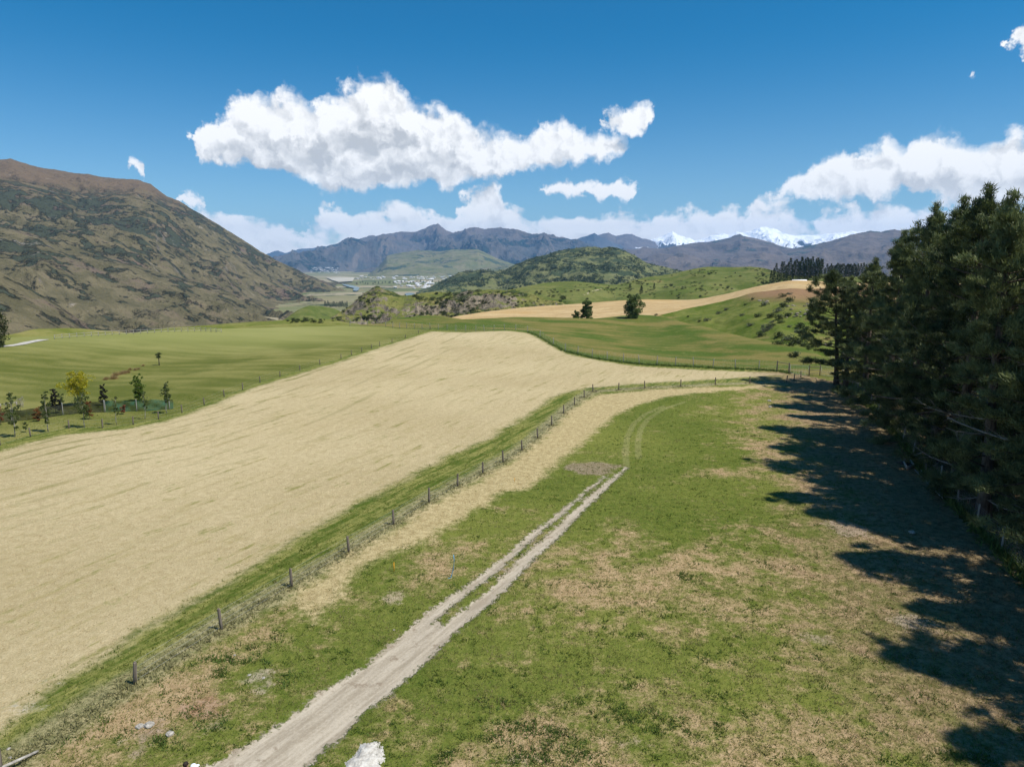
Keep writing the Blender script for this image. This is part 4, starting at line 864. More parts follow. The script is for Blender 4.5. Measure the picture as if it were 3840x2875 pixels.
put_tree('young_tree', 'tall narrow green tree with dark lower half', 'tree', 522, 1502, 94, 5, 'column', .08, 44, 2100, .14, M_lime, limbs=16, group=YG)
put_tree('young_tree', 'loose pale green tree at the right end of the green netting', 'tree', 626, 1550, 112, 6, 'column', .38, 36, 800, .13, M_soft, M_birch, limbs=12, group=YG)
put_tree('young_tree', 'small copper-orange layered tree in front of the dark netting', 'tree', 144, 1579, 46, 7, 'oval', .15, 30, 620, .12, M_orange, limbs=9, group=YG)
put_tree('young_tree', 'copper-brown tree right below the yellow tree', 'tree', 338, 1572, 66, 8, 'column', .25, 32, 700, .12, M_orange, limbs=9, group=YG)
put_tree('young_tree', 'pale-stemmed open tree in front of the yellow one', 'tree', 318, 1604, 122, 9, 'oval', .40, 50, 950, .12, M_soft, M_birch, limbs=12, group=YG)
put_tree('young_tree', 'slim birch-like tree second from the left fence corner', 'tree', 181, 1619, 134, 10, 'column', .25, 36, 950, .12, M_soft, M_birch, limbs=14, group=YG)
put_tree('young_tree', 'slim white-stemmed tree nearest the left edge', 'tree', 56, 1638, 152, 12, 'column', .22, 44, 1200, .12, M_soft, M_birch, limbs=14, group=YG)
put_tree('young_tree', 'tiny staked seedling between the two slim birches', 'tree', 95, 1620, 36, 13, 'oval', .3, 18, 220, .10, M_soft, limbs=6, group=YG)
put_tree('young_tree', 'thin sapling with a pole at the middle of the green netting', 'tree', 439, 1592, 96, 14, 'column', .42, 22, 420, .11, M_soft, M_birch, limbs=9, group=YG)
put_tree('young_tree', 'small red-leaved tree in front of the green netting', 'tree', 462, 1553, 34, 15, 'oval', .25, 26, 380, .11, M_red, limbs=7, group=YG)
put_tree('young_tree', 'bare thin sapling before the tall green tree', 'tree', 544, 1571, 102, 16, 'column', .38, 20, 330, .11, M_soft, M_birch, limbs=9, group=YG)
put_tree('young_tree', 'reddish tree cut by the left edge of the picture', 'tree', 4, 1592, 62, 17, 'oval', .3, 30, 500, .12, M_red, limbs=8, group=YG)
put_tree('young_tree', 'almost leafless weeping tree by the timber rails', 'tree', 77, 1541, 46, 18, 'oval', .3, 30, 130, .10, M_dead, limbs=12, group=YG)
put_tree('tall_conifer', 'tall dark conifer cut by the left edge of the picture', 'tree', -2, 1300, 128, 19, 'column', .05, 62, 3800, .26, M_shrubA, limbs=24)
put_tree('poplar_tree', 'slender green poplar on the crest before the stubble field', 'tree', 2201, 1189, 74, 20, 'column', .03, 50, 6500, .32, M_pop, limbs=22, R=272)
put_tree('poplar_tree', 'broad green tree on the crest before the stubble field', 'tree', 2374, 1180, 92, 21, 'oval', .02, 80, 9000, .34, M_pop, limbs=28, R=270)
put_tree('bush', 'low dark bush left beside the slender poplar', 'bush', 2161, 1190, 30, 22, 'oval', .02, 34, 1800, .28, M_pop, limbs=10, R=271)
# cabbage tree
def cabbage(px, py, hpx):
    p = at(px, py); m = mpp(p); H = hpx * m; rng = np.random.default_rng(8)
    e = link('cabbage_tree', None, loc=p); tag(e, 'lone cabbage tree with spiky heads in the green paddock', 'tree')
    g = Geo().tube([[0, 0, 0], [.03, 0, H * .3], [0.0, 0, H * .55]], [.13, .10, .09], 8)
    heads = [(-.12, 0, .78), (.10, .05, .86), (0.02, -.08, .64), (-.05, .1, .58)]
    C, D = [], []
    for hx, hy, hz in heads:
        c = np.array([hx * H * .5, hy * H * .5, hz * H]); g.tube([[0, 0, H * .5], c * [.6, .6, .9], c], [.08, .06, .05], 5, cap=False)
        d = rng.normal(size=(150, 3)); d[:, 2] = np.abs(d[:, 2]) * .6 - .35; d /= np.linalg.norm(d, axis=1)[:, None]; C.append(np.tile(c, (150, 1))); D.append(d)
    V, F = blades(np.vstack(C), np.vstack(D), H * .20, .07, rng)
    link('trunk', g.mesh('trunk', True), e, M_bark); link('crown', mesh_np('crown', V, F), e, M_cab)
cabbage(597, 1370, 46)
# tussocks
def tussock_mesh(seed):
    rng = np.random.default_rng(seed); n = 420; d = rng.normal(size=(n, 3)); d[:, 2] = np.abs(d[:, 2]) * 1.0 + .25
    V, F = blades(rng.normal(0, .16, (n, 3)) * [1, 1, .15] + [0, 0, .03], d, .75, .035, rng); return mesh_np('tussock', V, F)
TM = [tussock_mesh(1), tussock_mesh(2)]
for m_ in TM: m_.materials.append(M_tuss)
for k, (zx, zy, w) in enumerate([(880, 606, 44), (945, 600, 60), (958, 572, 52), (1000, 562, 46), (1030, 556, 50), (1062, 550, 44), (1080, 524, 30), (1121, 527, 34), (1148, 521, 30), (1188, 492, 26)]):
    p = at(zx * .452, 1150 + zy * .452); s_ = w * .452 * mpp(p) / 1.3
    o = link('tussock_grass', TM[k % 2], loc=p, rot=(0, 0, k * 1.3), scale=s_)
    tag(o, ['leftmost brown tussock of the row in the green paddock', 'large brown tussock at the front left of the row', 'brown tussock at the back left of the row', 'brown tussock left of the middle of the row', 'brown tussock in the middle of the row', 'brown tussock right of the middle of the row', 'small tussock behind the middle of the row', 'first of two tussocks set apart at the right of the row', 'second of two tussocks set apart at the right of the row', 'faint low tussock at the far right end of the row'][k], 'tussock', 'brown tussocks in the green paddock')

# ------------------------------------------------------------------ conifers far off
def conifer_mesh(seed, H=20.0, R0=4.0, n=900, lsz=.9):
    rng = np.random.default_rng(seed); g = Geo().tube([[0, 0, 0], [0, 0, H * .5], [0, 0, H * .97]], [.35, .22, .05], 5)
    C, D = [], []
    nl = 26
    for k in range(nl):
        h = .06 + .93 * (k + rng.uniform(0, .6)) / nl; r = R0 * (1 - h) ** .8 * rng.uniform(.75, 1.2) + .25
        for b in range(6):
            a = rng.uniform(0, 6.28); m_ = n // (nl * 6) + 2; s = rng.uniform(.25, 1, m_)
            c = np.stack([np.cos(a) * r * s, np.sin(a) * r * s, h * H + .18 * r * s], 1) + rng.normal(0, .22, (m_, 3)); C.append(c)
            D.append(np.tile([math.cos(a), math.sin(a), .5], (m_, 1)) + rng.normal(0, .5, (m_, 3)))
    V, F = blades(np.vstack(C), np.vstack(D), lsz, lsz * .55, rng); return g.mesh('trunk'), mesh_np('crown', V, F)
CON = [conifer_mesh(3), conifer_mesh(4, R0=3.4), conifer_mesh(5, R0=4.6)]
for a, b in CON: a.materials.append(M_bark); b.materials.append(M_fpine)
def put_conifer(px, py, hpx, k, label, group=None, name='pine_tree', R=None, wide=1.0):
    if R is None: p = at(px, py)
    else: p = far_pt(px, py, R); p.z = zat(p.x, p.y)
    h = hpx * (p - CAMP).length / FPX / 20.0
    e = link(name, None, loc=(p.x, p.y, p.z - .2), rot=(0, 0, k * 1.9), scale=(h * wide, h * wide, h)); tag(e, label, 'pine tree', group)
    link('trunk', CON[k % 3][0], e); link('crown', CON[k % 3][1], e); return e
ORD = 'first second third fourth fifth sixth seventh eighth ninth tenth eleventh twelfth thirteenth fourteenth fifteenth sixteenth seventeenth eighteenth nineteenth twentieth twenty-first twenty-second twenty-third twenty-fourth twenty-fifth twenty-sixth twenty-seventh twenty-eighth twenty-ninth thirtieth'.split()
tops = [(232, 148), (285, 190), (330, 146), (385, 165), (440, 120), (485, 160), (528, 130), (575, 150), (622, 112), (660, 140), (702, 118), (745, 135), (790, 106), (820, 150), (852, 100), (885, 120), (922, 112), (965, 120), (1002, 78), (1035, 120), (1072, 112), (1110, 140), (1150, 122), (1182, 130), (1212, 98), (1250, 130), (1275, 155)]
for k, (zx, zy) in enumerate(tops):
    px = 2850 + zx * .1808; r_ = 790 + (k % 3) * 12; hp = (486 - zy) * .1808
    put_conifer(px, 1038, hp, k, 'leftmost pine of the tall far grove, branches down to the grass' if k == 0 else ORD[k] + ' pine from the left in the tall far grove', 'tall far pine grove', R=r_, wide=.8)
for k, (zx, zy) in enumerate([(1340, 290), (1382, 235), (1425, 260), (1462, 225), (1500, 255), (1535, 250), (1570, 240), (1602, 205), (1640, 240), (1680, 215), (1720, 230), (1765, 240), (1800, 230), (1835, 215), (1870, 230), (1905, 225), (1940, 220), (1975, 222), (2020, 225), (2080, 200), (2140, 210), (2190, 220)]):
    put_conifer(2850 + zx * .1808, 1038, (482 - zy) * .1808, k + 1, ORD[k] + ' pine from the left in the lower row right of the far grove', 'lower far pine row', R=800 + (k % 2) * 14, wide=1.0)
put_conifer(2362, 1090, 26, 2, 'left of three lone dark conifers on the green hills', None, 'conifer', wide=1.5)
put_conifer(2405, 1100, 30, 0, 'middle and largest of three lone conifers on the green hills', None, 'conifer', wide=1.4)
put_conifer(2453, 1084, 23, 1, 'right of three lone dark conifers on the green hills', None, 'conifer', wide=1.4)
rq = random.Random(3)
for k in range(22):
    put_conifer(1218 + k * 4.0, 1150 + rq.uniform(-3, 3), rq.uniform(15, 22) + (5 if k == 21 else 0), k, ORD[k] + ' conifer from the left in the small valley plantation', 'valley plantation', wide=.9)
for k, (px, py, h) in enumerate([(1160, 1131, 20), (1177, 1134, 13)]): put_conifer(px, py, h, k, ['taller of two dark trees by the valley farm', 'shorter of two dark trees by the valley farm'][k], None, wide=.7)
for k in range(8): put_conifer(1746 + k * 3.6, 1022 + k * .1, rq.uniform(8, 12), k, ORD[k] + ' tree from the left in the left clump on the knoll', 'left clump on the knoll', wide=1.1)
for k in range(14): put_conifer(1803 + k * 3.7, 1021 + rq.uniform(-1, 2), rq.uniform(9, 14), k, ORD[k] + ' tree from the left in the right clump on the knoll', 'right clump on the knoll', wide=1.2)
for k in range(30):
    px = 1335 + k * 12 + rq.uniform(-4, 4); put_conifer(px, 1062 - .012 * (px - 1335) + rq.uniform(-2, 6), rq.uniform(6, 10), k, ORD[k] + ' dark tree from the left in the belt before the far town', 'tree belt of the far basin', wide=1.8)

# ------------------------------------------------------------------ shrubs
def shrub_mesh(seed, n=420, lsz=.13):
    rng = np.random.default_rng(seed); pts = []
    for k in range(9):
        c = ball(rng, 1, .2)[0] * [.62, .62, .35] + [0, 0, .42]; pts.append(c + ball(rng, n // 9) * rng.uniform(.28, .46))
    P = np.vstack(pts); P[:, 2] = np.abs(P[:, 2]); V, F = leaves(P, lsz, rng); return mesh_np('shrub', V, F)
SHA = [shrub_mesh(k) for k in (1, 2, 3)]; SHB = [shrub_mesh(k) for k in (6, 7)]
for m_ in SHA: m_.materials.append(M_shrubA)
for m_ in SHB: m_.materials.append(M_shrubB)
rs_ = random.Random(21)
def put_shrub(px, py, w, label, group, grey=False, flat_=.75):
    p = hit(px, py)
    if p is None: return None
    s_ = w * (p - CAMP).length / FPX / 2.0
    src = SHB if grey else SHA
    o = link('shrub', src[rs_.randrange(len(src))], loc=(p.x, p.y, p.z - .08 * s_), rot=(0, 0, rs_.uniform(0, 6.28)), scale=(s_, s_ * rs_.uniform(.8, 1.2), s_ * flat_ * rs_.uniform(.85, 1.2)))
    tag(o, label, 'shrub', group); return o
for zx, zy, r in [(1385, 735, 30), (1435, 682, 25), (1330, 674, 22), (1230, 642, 20), (1180, 662, 25), (1105, 702, 30), (1060, 717, 15), (985, 690, 12), (1490, 752, 42), (1450, 802, 36), (1520, 682, 30), (1560, 642, 40), (1600, 612, 35), (1640, 577, 35), (1590, 552, 25), (1635, 542, 20), (1400, 577, 15), (1480, 604, 30),
                  (1570, 692, 35), (1620, 672, 30), (1700, 742, 45), (1740, 762, 40), (1690, 782, 35), (1570, 802, 40), (1610, 822, 45), (1660, 832, 50), (1700, 842, 50), (1560, 850, 40), (1790, 868, 40), (1760, 885, 30), (1770, 572, 22), (1780, 617, 25), (1835, 662, 20), (1850, 630, 12), (1855, 792, 15), (1880, 827, 15), (1890, 582, 18), (1895, 852, 15), (785, 677, 16), (1355, 612, 12), (1520, 722, 20), (1635, 752, 15), (1640, 862, 38), (1730, 868, 33), (1480, 770, 30), (1530, 740, 22), (1580, 720, 24), (1720, 800, 36), (1750, 820, 34)]:
    g_ = rs_.random() < .45
    put_shrub(2000 + zx * .5877, 780 + (zy + r * .5) * .5877, r * 1.45, ('grey-green shrub on the steep grassy gully side' if g_ else 'dark green shrub on the steep grassy gully side'), 'shrubs on the gully side', g_)
def scatter(n, more, xr, yr, wr, label, group, clus=0.6, grey=.2, lo=None, hi=None):
    """n single bushes and, beyond what one could count, more of them joined as scrub"""
    spots = []; tries = 0; cx = cyy = None
    while len(spots) < n + more and tries < (n + more) * 14:
        tries += 1
        if cx is None or rs_.random() > clus: cx, cyy = rs_.uniform(*xr), rs_.uniform(*yr)
        px, py = cx + rs_.gauss(0, 14), cyy + rs_.gauss(0, 5)
        if not (xr[0] <= px <= xr[1] and yr[0] <= py <= yr[1]): continue
        p = hit(px, py)
        if p is None: continue
        d = math.hypot(p.x, p.y)
        if (lo and d < lo) or (hi and d > hi): continue
        spots.append((rs_.uniform(*wr) * (1 if rs_.random() < .8 else 1.5), px, py, p))
    spots.sort(key=lambda q: -q[0])
    for w, px, py, p in spots[:n]: put_shrub(px, py, w, label, group, rs_.random() < grey)
    rest = spots[n:]
    if rest:
        rng = np.random.default_rng(len(rest)); m_ = 60
        C = np.array([list(q[3]) for q in rest]); sz = np.array([q[0] * (q[3] - CAMP).length / FPX / 2 for q in rest])
        P = np.repeat(C, m_, 0) + ball(rng, len(C) * m_, .3) * np.repeat(sz, m_)[:, None] * [1, 1, .5] + np.stack([0 * np.repeat(sz, m_), 0 * np.repeat(sz, m_), np.repeat(sz, m_) * .4], 1)
        V, F = leaves(P, np.repeat(sz, m_) * .26, rng); o = link('scrub', mesh_np('scrub', V, F), mat=M_shrubA); tag(o, 'scrub of small bushes, ' + group.replace('shrubs ', '').replace('bushes ', ''), 'scrub', kind='stuff')
scatter(95, 190, (2010, 3140), (1008, 1125), (6, 14), 'small shrub among many dotted over the green hills', 'shrubs on the green hills', .65, .25, 540, 1200)
scatter(40, 60, (1240, 1430), (1095, 1205), (9, 20), 'dark bush clothing the left end of the rocky ridge', 'bushes on the left of the rocky ridge', .7, .05, 380, 760)
scatter(50, 150, (1540, 1780), (1090, 1195), (9, 20), 'dark bush in the gully of the rocky ridge', 'bushes in the middle of the rocky ridge', .7, .05, 380, 760)
scatter(35, 60, (1780, 2120), (1085, 1150), (8, 17), 'bush on the grassy right end of the rocky ridge', 'bushes on the right of the rocky ridge', .6, .1, 380, 900)
scatter(22, 0, (1060, 1260), (1180, 1215), (10, 26), 'dark bush on the terrace edge before the valley', 'bushes on the terrace edge', .4, .1, 240, 420)
for px, py, w in [(1150, 1203, 30), (1200, 1211, 30), (1425, 1192, 14), (1537, 1190, 14), (1470, 1209, 10), (1271, 1203, 18)]: put_shrub(px, py, w, 'single dark bush standing in the grass near the top fence', 'single bushes near the top fence')

# scrub of the knoll: far too many to count
def knoll_scrub():
    rng = np.random.default_rng(4); C = []; sz = []
    tr = 0
    while len(C) < 2600 and tr < 12000:
        tr += 1; px, py = rng.uniform(1600, 2560), rng.uniform(925, 1085)
        if fbm(np.array([px / 55.0]), np.array([py / 26.0]), 3)[0] < 0.02 + rng.normal(0, .12): continue
        p = hit(px, py)
        if p is None or not 2250 < math.hypot(p.x, p.y) < 3750: continue
        C.append(p); sz.append(rng.uniform(3.0, 7.5))
    C = np.array([list(c) for c in C]); sz = np.array(sz); n = 16
    P = np.repeat(C, n, 0) + ball(rng, len(C) * n, .3) * np.repeat(sz, n)[:, None] * [1, 1, .6] + [0, 0, 1.0]
    V, F = leaves(P, np.repeat(sz, n) * .55, rng); o = link('scrub', mesh_np('scrub', V, F), mat=M_shrubA); tag(o, 'dark scrub covering the rounded knoll', 'scrub', kind='stuff')
knoll_scrub()

# ------------------------------------------------------------------ fences
def gz(p): return Vector((p[0], p[1], float(near_z(p[0], p[1]))))
_postm = {}
def post_mesh(h, r):
    k = (round(h, 2), round(r, 3))
    if k not in _postm:
        rng = np.random.default_rng(int(h * 100)); g = Geo().tube([[0, 0, -.25], [.004, 0, h * .4], [-.004, .003, h - .03], [0, 0, h]], [r, r, r * .96, r * .86], 9); _postm[k] = g.mesh('post', True)
    return _postm[k]
def fence(name, label, pts, h, r, mat, strands, wr=0.0035, net=None, heights=None):
    P = [gz(p) for p in pts]
    e = link(name, None, loc=P[0]); tag(e, label, 'fence')
    rr = random.Random(len(P))
    for p in P:
        link('post', post_mesh(h, r), e, mat, loc=p - P[0], rot=(rr.gauss(0, .045), rr.gauss(0, .045), rr.uniform(0, 6)), scale=(1, 1, rr.uniform(.94, 1.05)))
    for k in range(strands):
        zz = h * (.12 + .80 * k / max(strands - 1, 1))
        g = Geo(); g.tube([[*(p - P[0] + Vector((0, r, zz)))] for p in P], wr, 3, cap=False); link('wire', g.mesh('wire'), e, M_wire)
    if net:
        segs = []
        for a, b in zip(P[:-1], P[1:]):
            L = (b - a).length; n = max(int(L / net), 1)
            for i in range(n):
                q = a.lerp(b, (i + .5) / n) - P[0] + Vector((0, r, 0)); segs.append([[q.x, q.y, q.z + .05], [q.x, q.y, q.z + h * .92]])
        V, F = bars(segs, .0028); o = link('netting', mesh_np('netting', V, F), e, M_wire); o['kind'] = 'stuff'
    return e, P
inner_fence, _ip = fence('paddock_fence', 'low wooden post and wire fence curving beside the tan path', [tuple(p) for p in line(INNER[2:])], 1.2, .088, M_post, 4)
# stays of the low fence
def stay(parent, P0, base_px, to_px, hgt, mat=M_post):
    a = flat(*base_px); b = flat(*to_px); a = gz(a); b = gz(b)
    g = Geo().tube([[*(a + Vector((0, 0, hgt)) - P0)], [*(b + Vector((0, 0, .05)) - P0)]], [.05, .05], 6); link('stay', g.mesh('stay', True), parent, mat)
stay(inner_fence, _ip[0], (2223, 1467), (2240, 1468), .6); stay(inner_fence, _ip[0], (2950, 1432), (2926, 1431), .55)
# strainer post with its stay at the lower left corner
c0 = gz(flat(2, 2912)); e = link('strainer_post', None, loc=c0); tag(e, 'thick strainer post cut by the lower left corner of the picture', 'post')
link('post', Geo().tube([[0, 0, -.3], [0, 0, .7], [0, 0, 1.22], [0, 0, 1.28]], [.125, .12, .115, .10], 12).mesh('post', True), e, M_post)
r_end = gz(flat(143, 2822)); r0 = Vector((.10, .02, .42)); r1 = r_end - c0 + Vector((0, 0, .10)); dv = (r1 - r0)
g = Geo(); g.tube([[*(r0 - dv * .03)], [*(r0 + dv * .5)], [*(r1)]], [.065, .062, .058], 8); link('stay', g.mesh('stay', True), e, M_rail)
left_fence, _lp = fence('boundary_fence', 'low post and wire fence between hay field and green paddock', [tuple(p) for p in line(LEFTF)], 1.1, .08, M_post, 3)
deer_fence, _dp = fence('deer_fence', 'tall wire deer fence along the top of the hay field', [tuple(p) for p in line(DEERF)], 1.9, .075, M_postg, 7, net=1.2)
belt_fence, _bp = fence('deer_fence', 'tall wire deer fence in front of the dark pines', [tuple(p) for p in line(DEERR)], 1.85, .075, M_postg, 9, net=.45)
# braces and the double stand between the two wire gates
def brace(parent, P0, a_px, b_px, h, hs):
    a, b = gz(flat(*a_px)), gz(flat(*b_px))
    for p in (a, b): link('post', post_mesh(h, .085), parent, M_post, loc=p - P0)
    for z in hs:
        link('rail', Geo().tube([[*(a - P0 + Vector((0, 0, z)))], [*(b - P0 + Vector((0, 0, z)))]], .05, 6).mesh('rail', True), parent, M_post)
brace(deer_fence, _dp[0], (2914, 1391), (2959, 1400), 2.0, (1.75,))
e = link('gate_stand', None, loc=gz(flat(3034, 1410))); tag(e, 'dark timber stand of two posts and three rails between the wire gates', 'gate posts')
brace(e, Vector(e.location), (3034, 1410), (3074, 1409), 2.0, (.45, 1.0, 1.6))
def wire_gate(a_px, b_px, label):
    a, b = gz(flat(*a_px)), gz(flat(*b_px)); d = b - a; e = link('wire_gate', None, loc=a); tag(e, label, 'gate', 'wire gates in the top fence')
    q = lambda t, z: [*(d * t + Vector((0, 0, z)))]
    for nm, pp in (('bottom_rail', [q(.03, .15), q(.97, .15)]), ('middle_rail', [q(.03, .75), q(.97, .75)]), ('top_rail', [q(.03, 1.7), q(.97, 1.7)]), ('side_rail', [q(.03, .15), q(.03, 1.7)]), ('side_rail', [q(.97, .15), q(.97, 1.7)])):
        link(nm, Geo().tube(pp, .022, 6).mesh(nm, True), e, M_wire)
    segs = [[q(.03 + .94 * k / 6, .15), q(.03 + .94 * k / 6, 1.7)] for k in range(1, 6)] + [[q(.03, z), q(.97, z)] for z in (.3, .45, .6, 1.0, 1.2, 1.45)]
    V, F = bars(segs, .006); o = link('netting', mesh_np('netting', V, F), e, M_wire); o['kind'] = 'stuff'
wire_gate((2961, 1401), (3032, 1410), 'wire mesh gate left of the dark timber stand')
wire_gate((3077, 1410), (3154, 1418), 'wire mesh gate right of the dark timber stand, beside the pines')
# post and rail fence at the back of the green paddock
def rail_fence(name, label, pix, n, h, rails, mat):
    A = [at(*p) for p in pix]; L = np.cumsum([0] + [(b - a).length for a, b in zip(A[:-1], A[1:])]); P = []
    for s_ in np.linspace(0, L[-1], n):
        k = min(int(np.searchsorted(L, s_, 'right')) - 1, len(A) - 2); p = A[k].lerp(A[k + 1], (s_ - L[k]) / max(L[k + 1] - L[k], 1e-6)); p.z = zat(p.x, p.y); P.append(p)
    e = link(name, None, loc=P[0]); tag(e, label, 'fence')
    for p in P: link('post', post_mesh(h, .075), e, mat, loc=p - P[0])
    for z in rails:
        g = Geo()
        for a, b in zip(P[:-1], P[1:]):
            gg = Geo().tube([[*(a - P[0] + Vector((0, -.08, z)))], [*(b - P[0] + Vector((0, -.08, z)))]], .05, 4); link('rail', gg.mesh('rail'), e, mat)
    return e
rail_fence('rail_fence', 'grey post and rail fence along the far side of the green paddock', [(205, 1272), (330, 1262), (430, 1256), (540, 1251), (640, 1245), (750, 1243), (830, 1247)], 26, 1.3, (.45, 1.1), M_rail)
rail_fence('rail_fence', 'low timber rails at the left edge by the young trees', [(-60, 1530), (0, 1526), (30, 1522), (62, 1518)], 7, .5, (.42,), M_rail)

# ------------------------------------------------------------------ windbreak netting
def cloth_mat(name, c, dens):
    def b(nt):
        tc = nt.new('ShaderNodeTexCoord').outputs['Object']; n = nt.noise(tc, 1.3, 4.0, .6)
        s = surf(nt, nt.mix(n, c, tuple(v * 1.6 for v in c)), .8); tr = nt.new('ShaderNodeBsdfTransparent'); ms = nt.new('ShaderNodeMixShader')
        nt.put(ms.inputs[0], nt.sm(n, .3, .7, dens - .12, min(dens + .1, 1))); nt.l.new(tr.outputs[0], ms.inputs[1]); nt.l.new(s, ms.inputs[2]); return ms.outputs[0]
    return material(name, b)
M_blackn = cloth_mat('black_shade_cloth', (0.018, 0.020, 0.016), .72); M_greenn = cloth_mat('green_shade_cloth', (0.02, 0.085, 0.06), .66)
def windbreak(label, pix, h, mat, posts):
    P = [at(*p) for p in pix]; P0 = P[0]; e = link('windbreak', None, loc=P0); tag(e, label, 'windbreak'); rng = np.random.default_rng(2)
    n = 60; nv = 7; L = np.cumsum([0] + [(b - a).length for a, b in zip(P[:-1], P[1:])]); V = []
    for s_ in np.linspace(0, L[-1], n):
        k = min(int(np.searchsorted(L, s_, 'right')) - 1, len(P) - 2); p = P[k].lerp(P[k + 1], (s_ - L[k]) / max(L[k + 1] - L[k], 1e-6))
        top = h * (.96 + .05 * math.sin(s_ * 1.3) + .03 * math.sin(s_ * 3.1))
        for j in range(nv): V.append([p.x - P0.x, p.y - P0.y + .07 * math.sin(s_ * 1.9 + j) + .05 * math.sin(s_ * 4.3 - j * 1.4), p.z - P0.z + top * j / (nv - 1)])
    i = np.arange(n * nv).reshape(n, nv); Q = np.stack([i[:-1, :-1], i[1:, :-1], i[1:, 1:], i[:-1, 1:]], -1).reshape(-1, 4)
    me = mesh_np('cloth', np.array(V), Q); smooth(me); link('cloth', me, e, mat)
    for t in posts:
        k = min(int(t * (len(P) - 1)), len(P) - 2); p = P[k].lerp(P[k + 1], t * (len(P) - 1) - k); link('post', post_mesh(h * 1.12, .06), e, M_postg, loc=p - P0 + Vector((0, -.12, 0)))
windbreak('black shade cloth windbreak behind the young trees', [(-40, 1590), (0, 1585), (58, 1578), (132, 1573), (243, 1555), (354, 1546), (394, 1545)], 1.55, M_blackn, (0.02, .30, .66, 1.0))
windbreak('green shade cloth windbreak joining the black one', [(397, 1545), (470, 1542), (560, 1540), (651, 1533)], 1.5, M_greenn, (.0, .5, .95))

# ------------------------------------------------------------------ small things lying about
def stake(px, py, h, c, label):
    m = plain_mat('stake_paint', c, tuple(v * .8 for v in c), 6, .6); p = gz(flat(px, py)); e = link('survey_stake', None, loc=p); tag(e, label, 'stake', 'survey stakes')
    link('shaft', Geo().box((0, 0, h * .45), (.045, .045, h * 1.1 - .02)).mesh('shaft'), e, m); link('tip', Geo().tube([[0, 0, h], [0, 0, h + .05]], [.03, .012], 4).mesh('tip'), e, m)
stake(1478, 2144, .62, (.80, .36, .02), 'orange survey stake beside the tan path, nearer one'); stake(1930, 1809, .34, (.80, .40, .05), 'small orange stake beside the tan path, farther one')
M_blue = plain_mat('blue_pipe', (.06, .30, .52), (.10, .40, .62), 4, .5, spec=.4)
p = gz(flat(1692, 2166)); o = link('water_pipe', Geo().tube([[-.20, -.12, .02], [-.03, 0, -.02], [.05, .02, .25], [.17, .05, .75], [.20, .05, 1.2], [.17, .04, 1.55]], .022, 8).mesh('water_pipe', True), mat=M_blue, loc=p); tag(o, 'bent blue plastic pipe standing in the grass beside the track', 'pipe')
# open timber box by the right-hand fence
A, B, C_, D_ = [gz(flat(*q)) for q in ((3386, 1731), (3410, 1727), (3427, 1750), (3400, 1757))]
e = link('planter_box', None, loc=A); tag(e, 'open timber box on the needle litter by the pine fence', 'box')
cs = [A, B, C_, D_]
for k in range(4):
    a, b = cs[k] - A, cs[(k + 1) % 4] - A; mid = (a + b) / 2; L = (b - a).length
    link('side_board', Geo().box((mid.x, mid.y, mid.z + .17), (L, .05, .34), math.atan2(b.y - a.y, b.x - a.x)).mesh('side_board'), e, M_rail)
ctr = (cs[0] + cs[1] + cs[2] + cs[3]) / 4 - A
link('soil', Geo().box((ctr.x, ctr.y, ctr.z + .05), ((B - A).length * .85, (C_ - B).length * .85, .10), math.atan2((B - A).y, (B - A).x)).mesh('soil'), e, plain_mat('dark_soil', (.03, .024, .018), (.07, .055, .04), 9))
# ladder lying beside the fence
a0, a1, b0, b1 = [gz(flat(*q)) + Vector((0, 0, .08)) for q in ((3431, 1762), (3534, 1868), (3453, 1764), (3552, 1872))]
e = link('ladder', None, loc=a0); tag(e, 'long metal ladder lying on the ground along the pine fence', 'ladder'); M_alu = plain_mat('aluminium', (.45, .47, .50), (.62, .64, .66), 6, .4, spec=.6)
for p, q in ((a0, a1), (b0, b1)): link('side_rail', Geo().tube([[*(p - a0)], [*(q - a0)]], .035, 6).mesh('side_rail', True), e, M_alu)
for k in range(1, 15):
    t = k / 15; link('rung', Geo().tube([[*(a0.lerp(a1, t) - a0)], [*(b0.lerp(b1, t) - a0)]], .02, 5).mesh('rung', True), e, M_alu)
# pile of white gravel beside the track
def heap():
    pp = [(1275, 2890), (1282, 2852), (1323, 2817), (1335, 2782), (1394, 2763), (1435, 2770), (1455, 2832), (1440, 2885), (1400, 2912), (1330, 2915)]; P = line(pp); c = P.mean(0); rng = np.random.default_rng(6)
    n = 56; x = np.linspace(P[:, 0].min() - .3, P[:, 0].max() + .3, n); y = np.linspace(P[:, 1].min() - .3, P[:, 1].max() + .3, n); X, Y = np.meshgrid(x, y); X = X.ravel(); Y = Y.ravel()
    d = sd_poly(X, Y, P) + .16 * fbm(X * 2.2, Y * 2.2, 3) ; z = near_z(X, Y) - .06 + .26 * sstep(d, -.1, .7) + .06 * fbm(X * 3, Y * 3, 4) * sstep(d, 0, .3) + .015 * rng.normal(size=X.shape)
    i = np.arange(n * n).reshape(n, n); Q = np.stack([i[:-1, :-1], i[:-1, 1:], i[1:, 1:], i[1:, :-1]], -1).reshape(-1, 4); ok = (d[Q] > -.12).any(1)
    V = np.stack([X - c[0], Y - c[1], z], 1); me = mesh_np('gravel_heap', V, Q[ok]); o = link('gravel_heap', me, mat=M_white, loc=(c[0], c[1], 0)); tag(o, 'low heap of white gravel beside the dirt track', 'gravel heap')
heap()
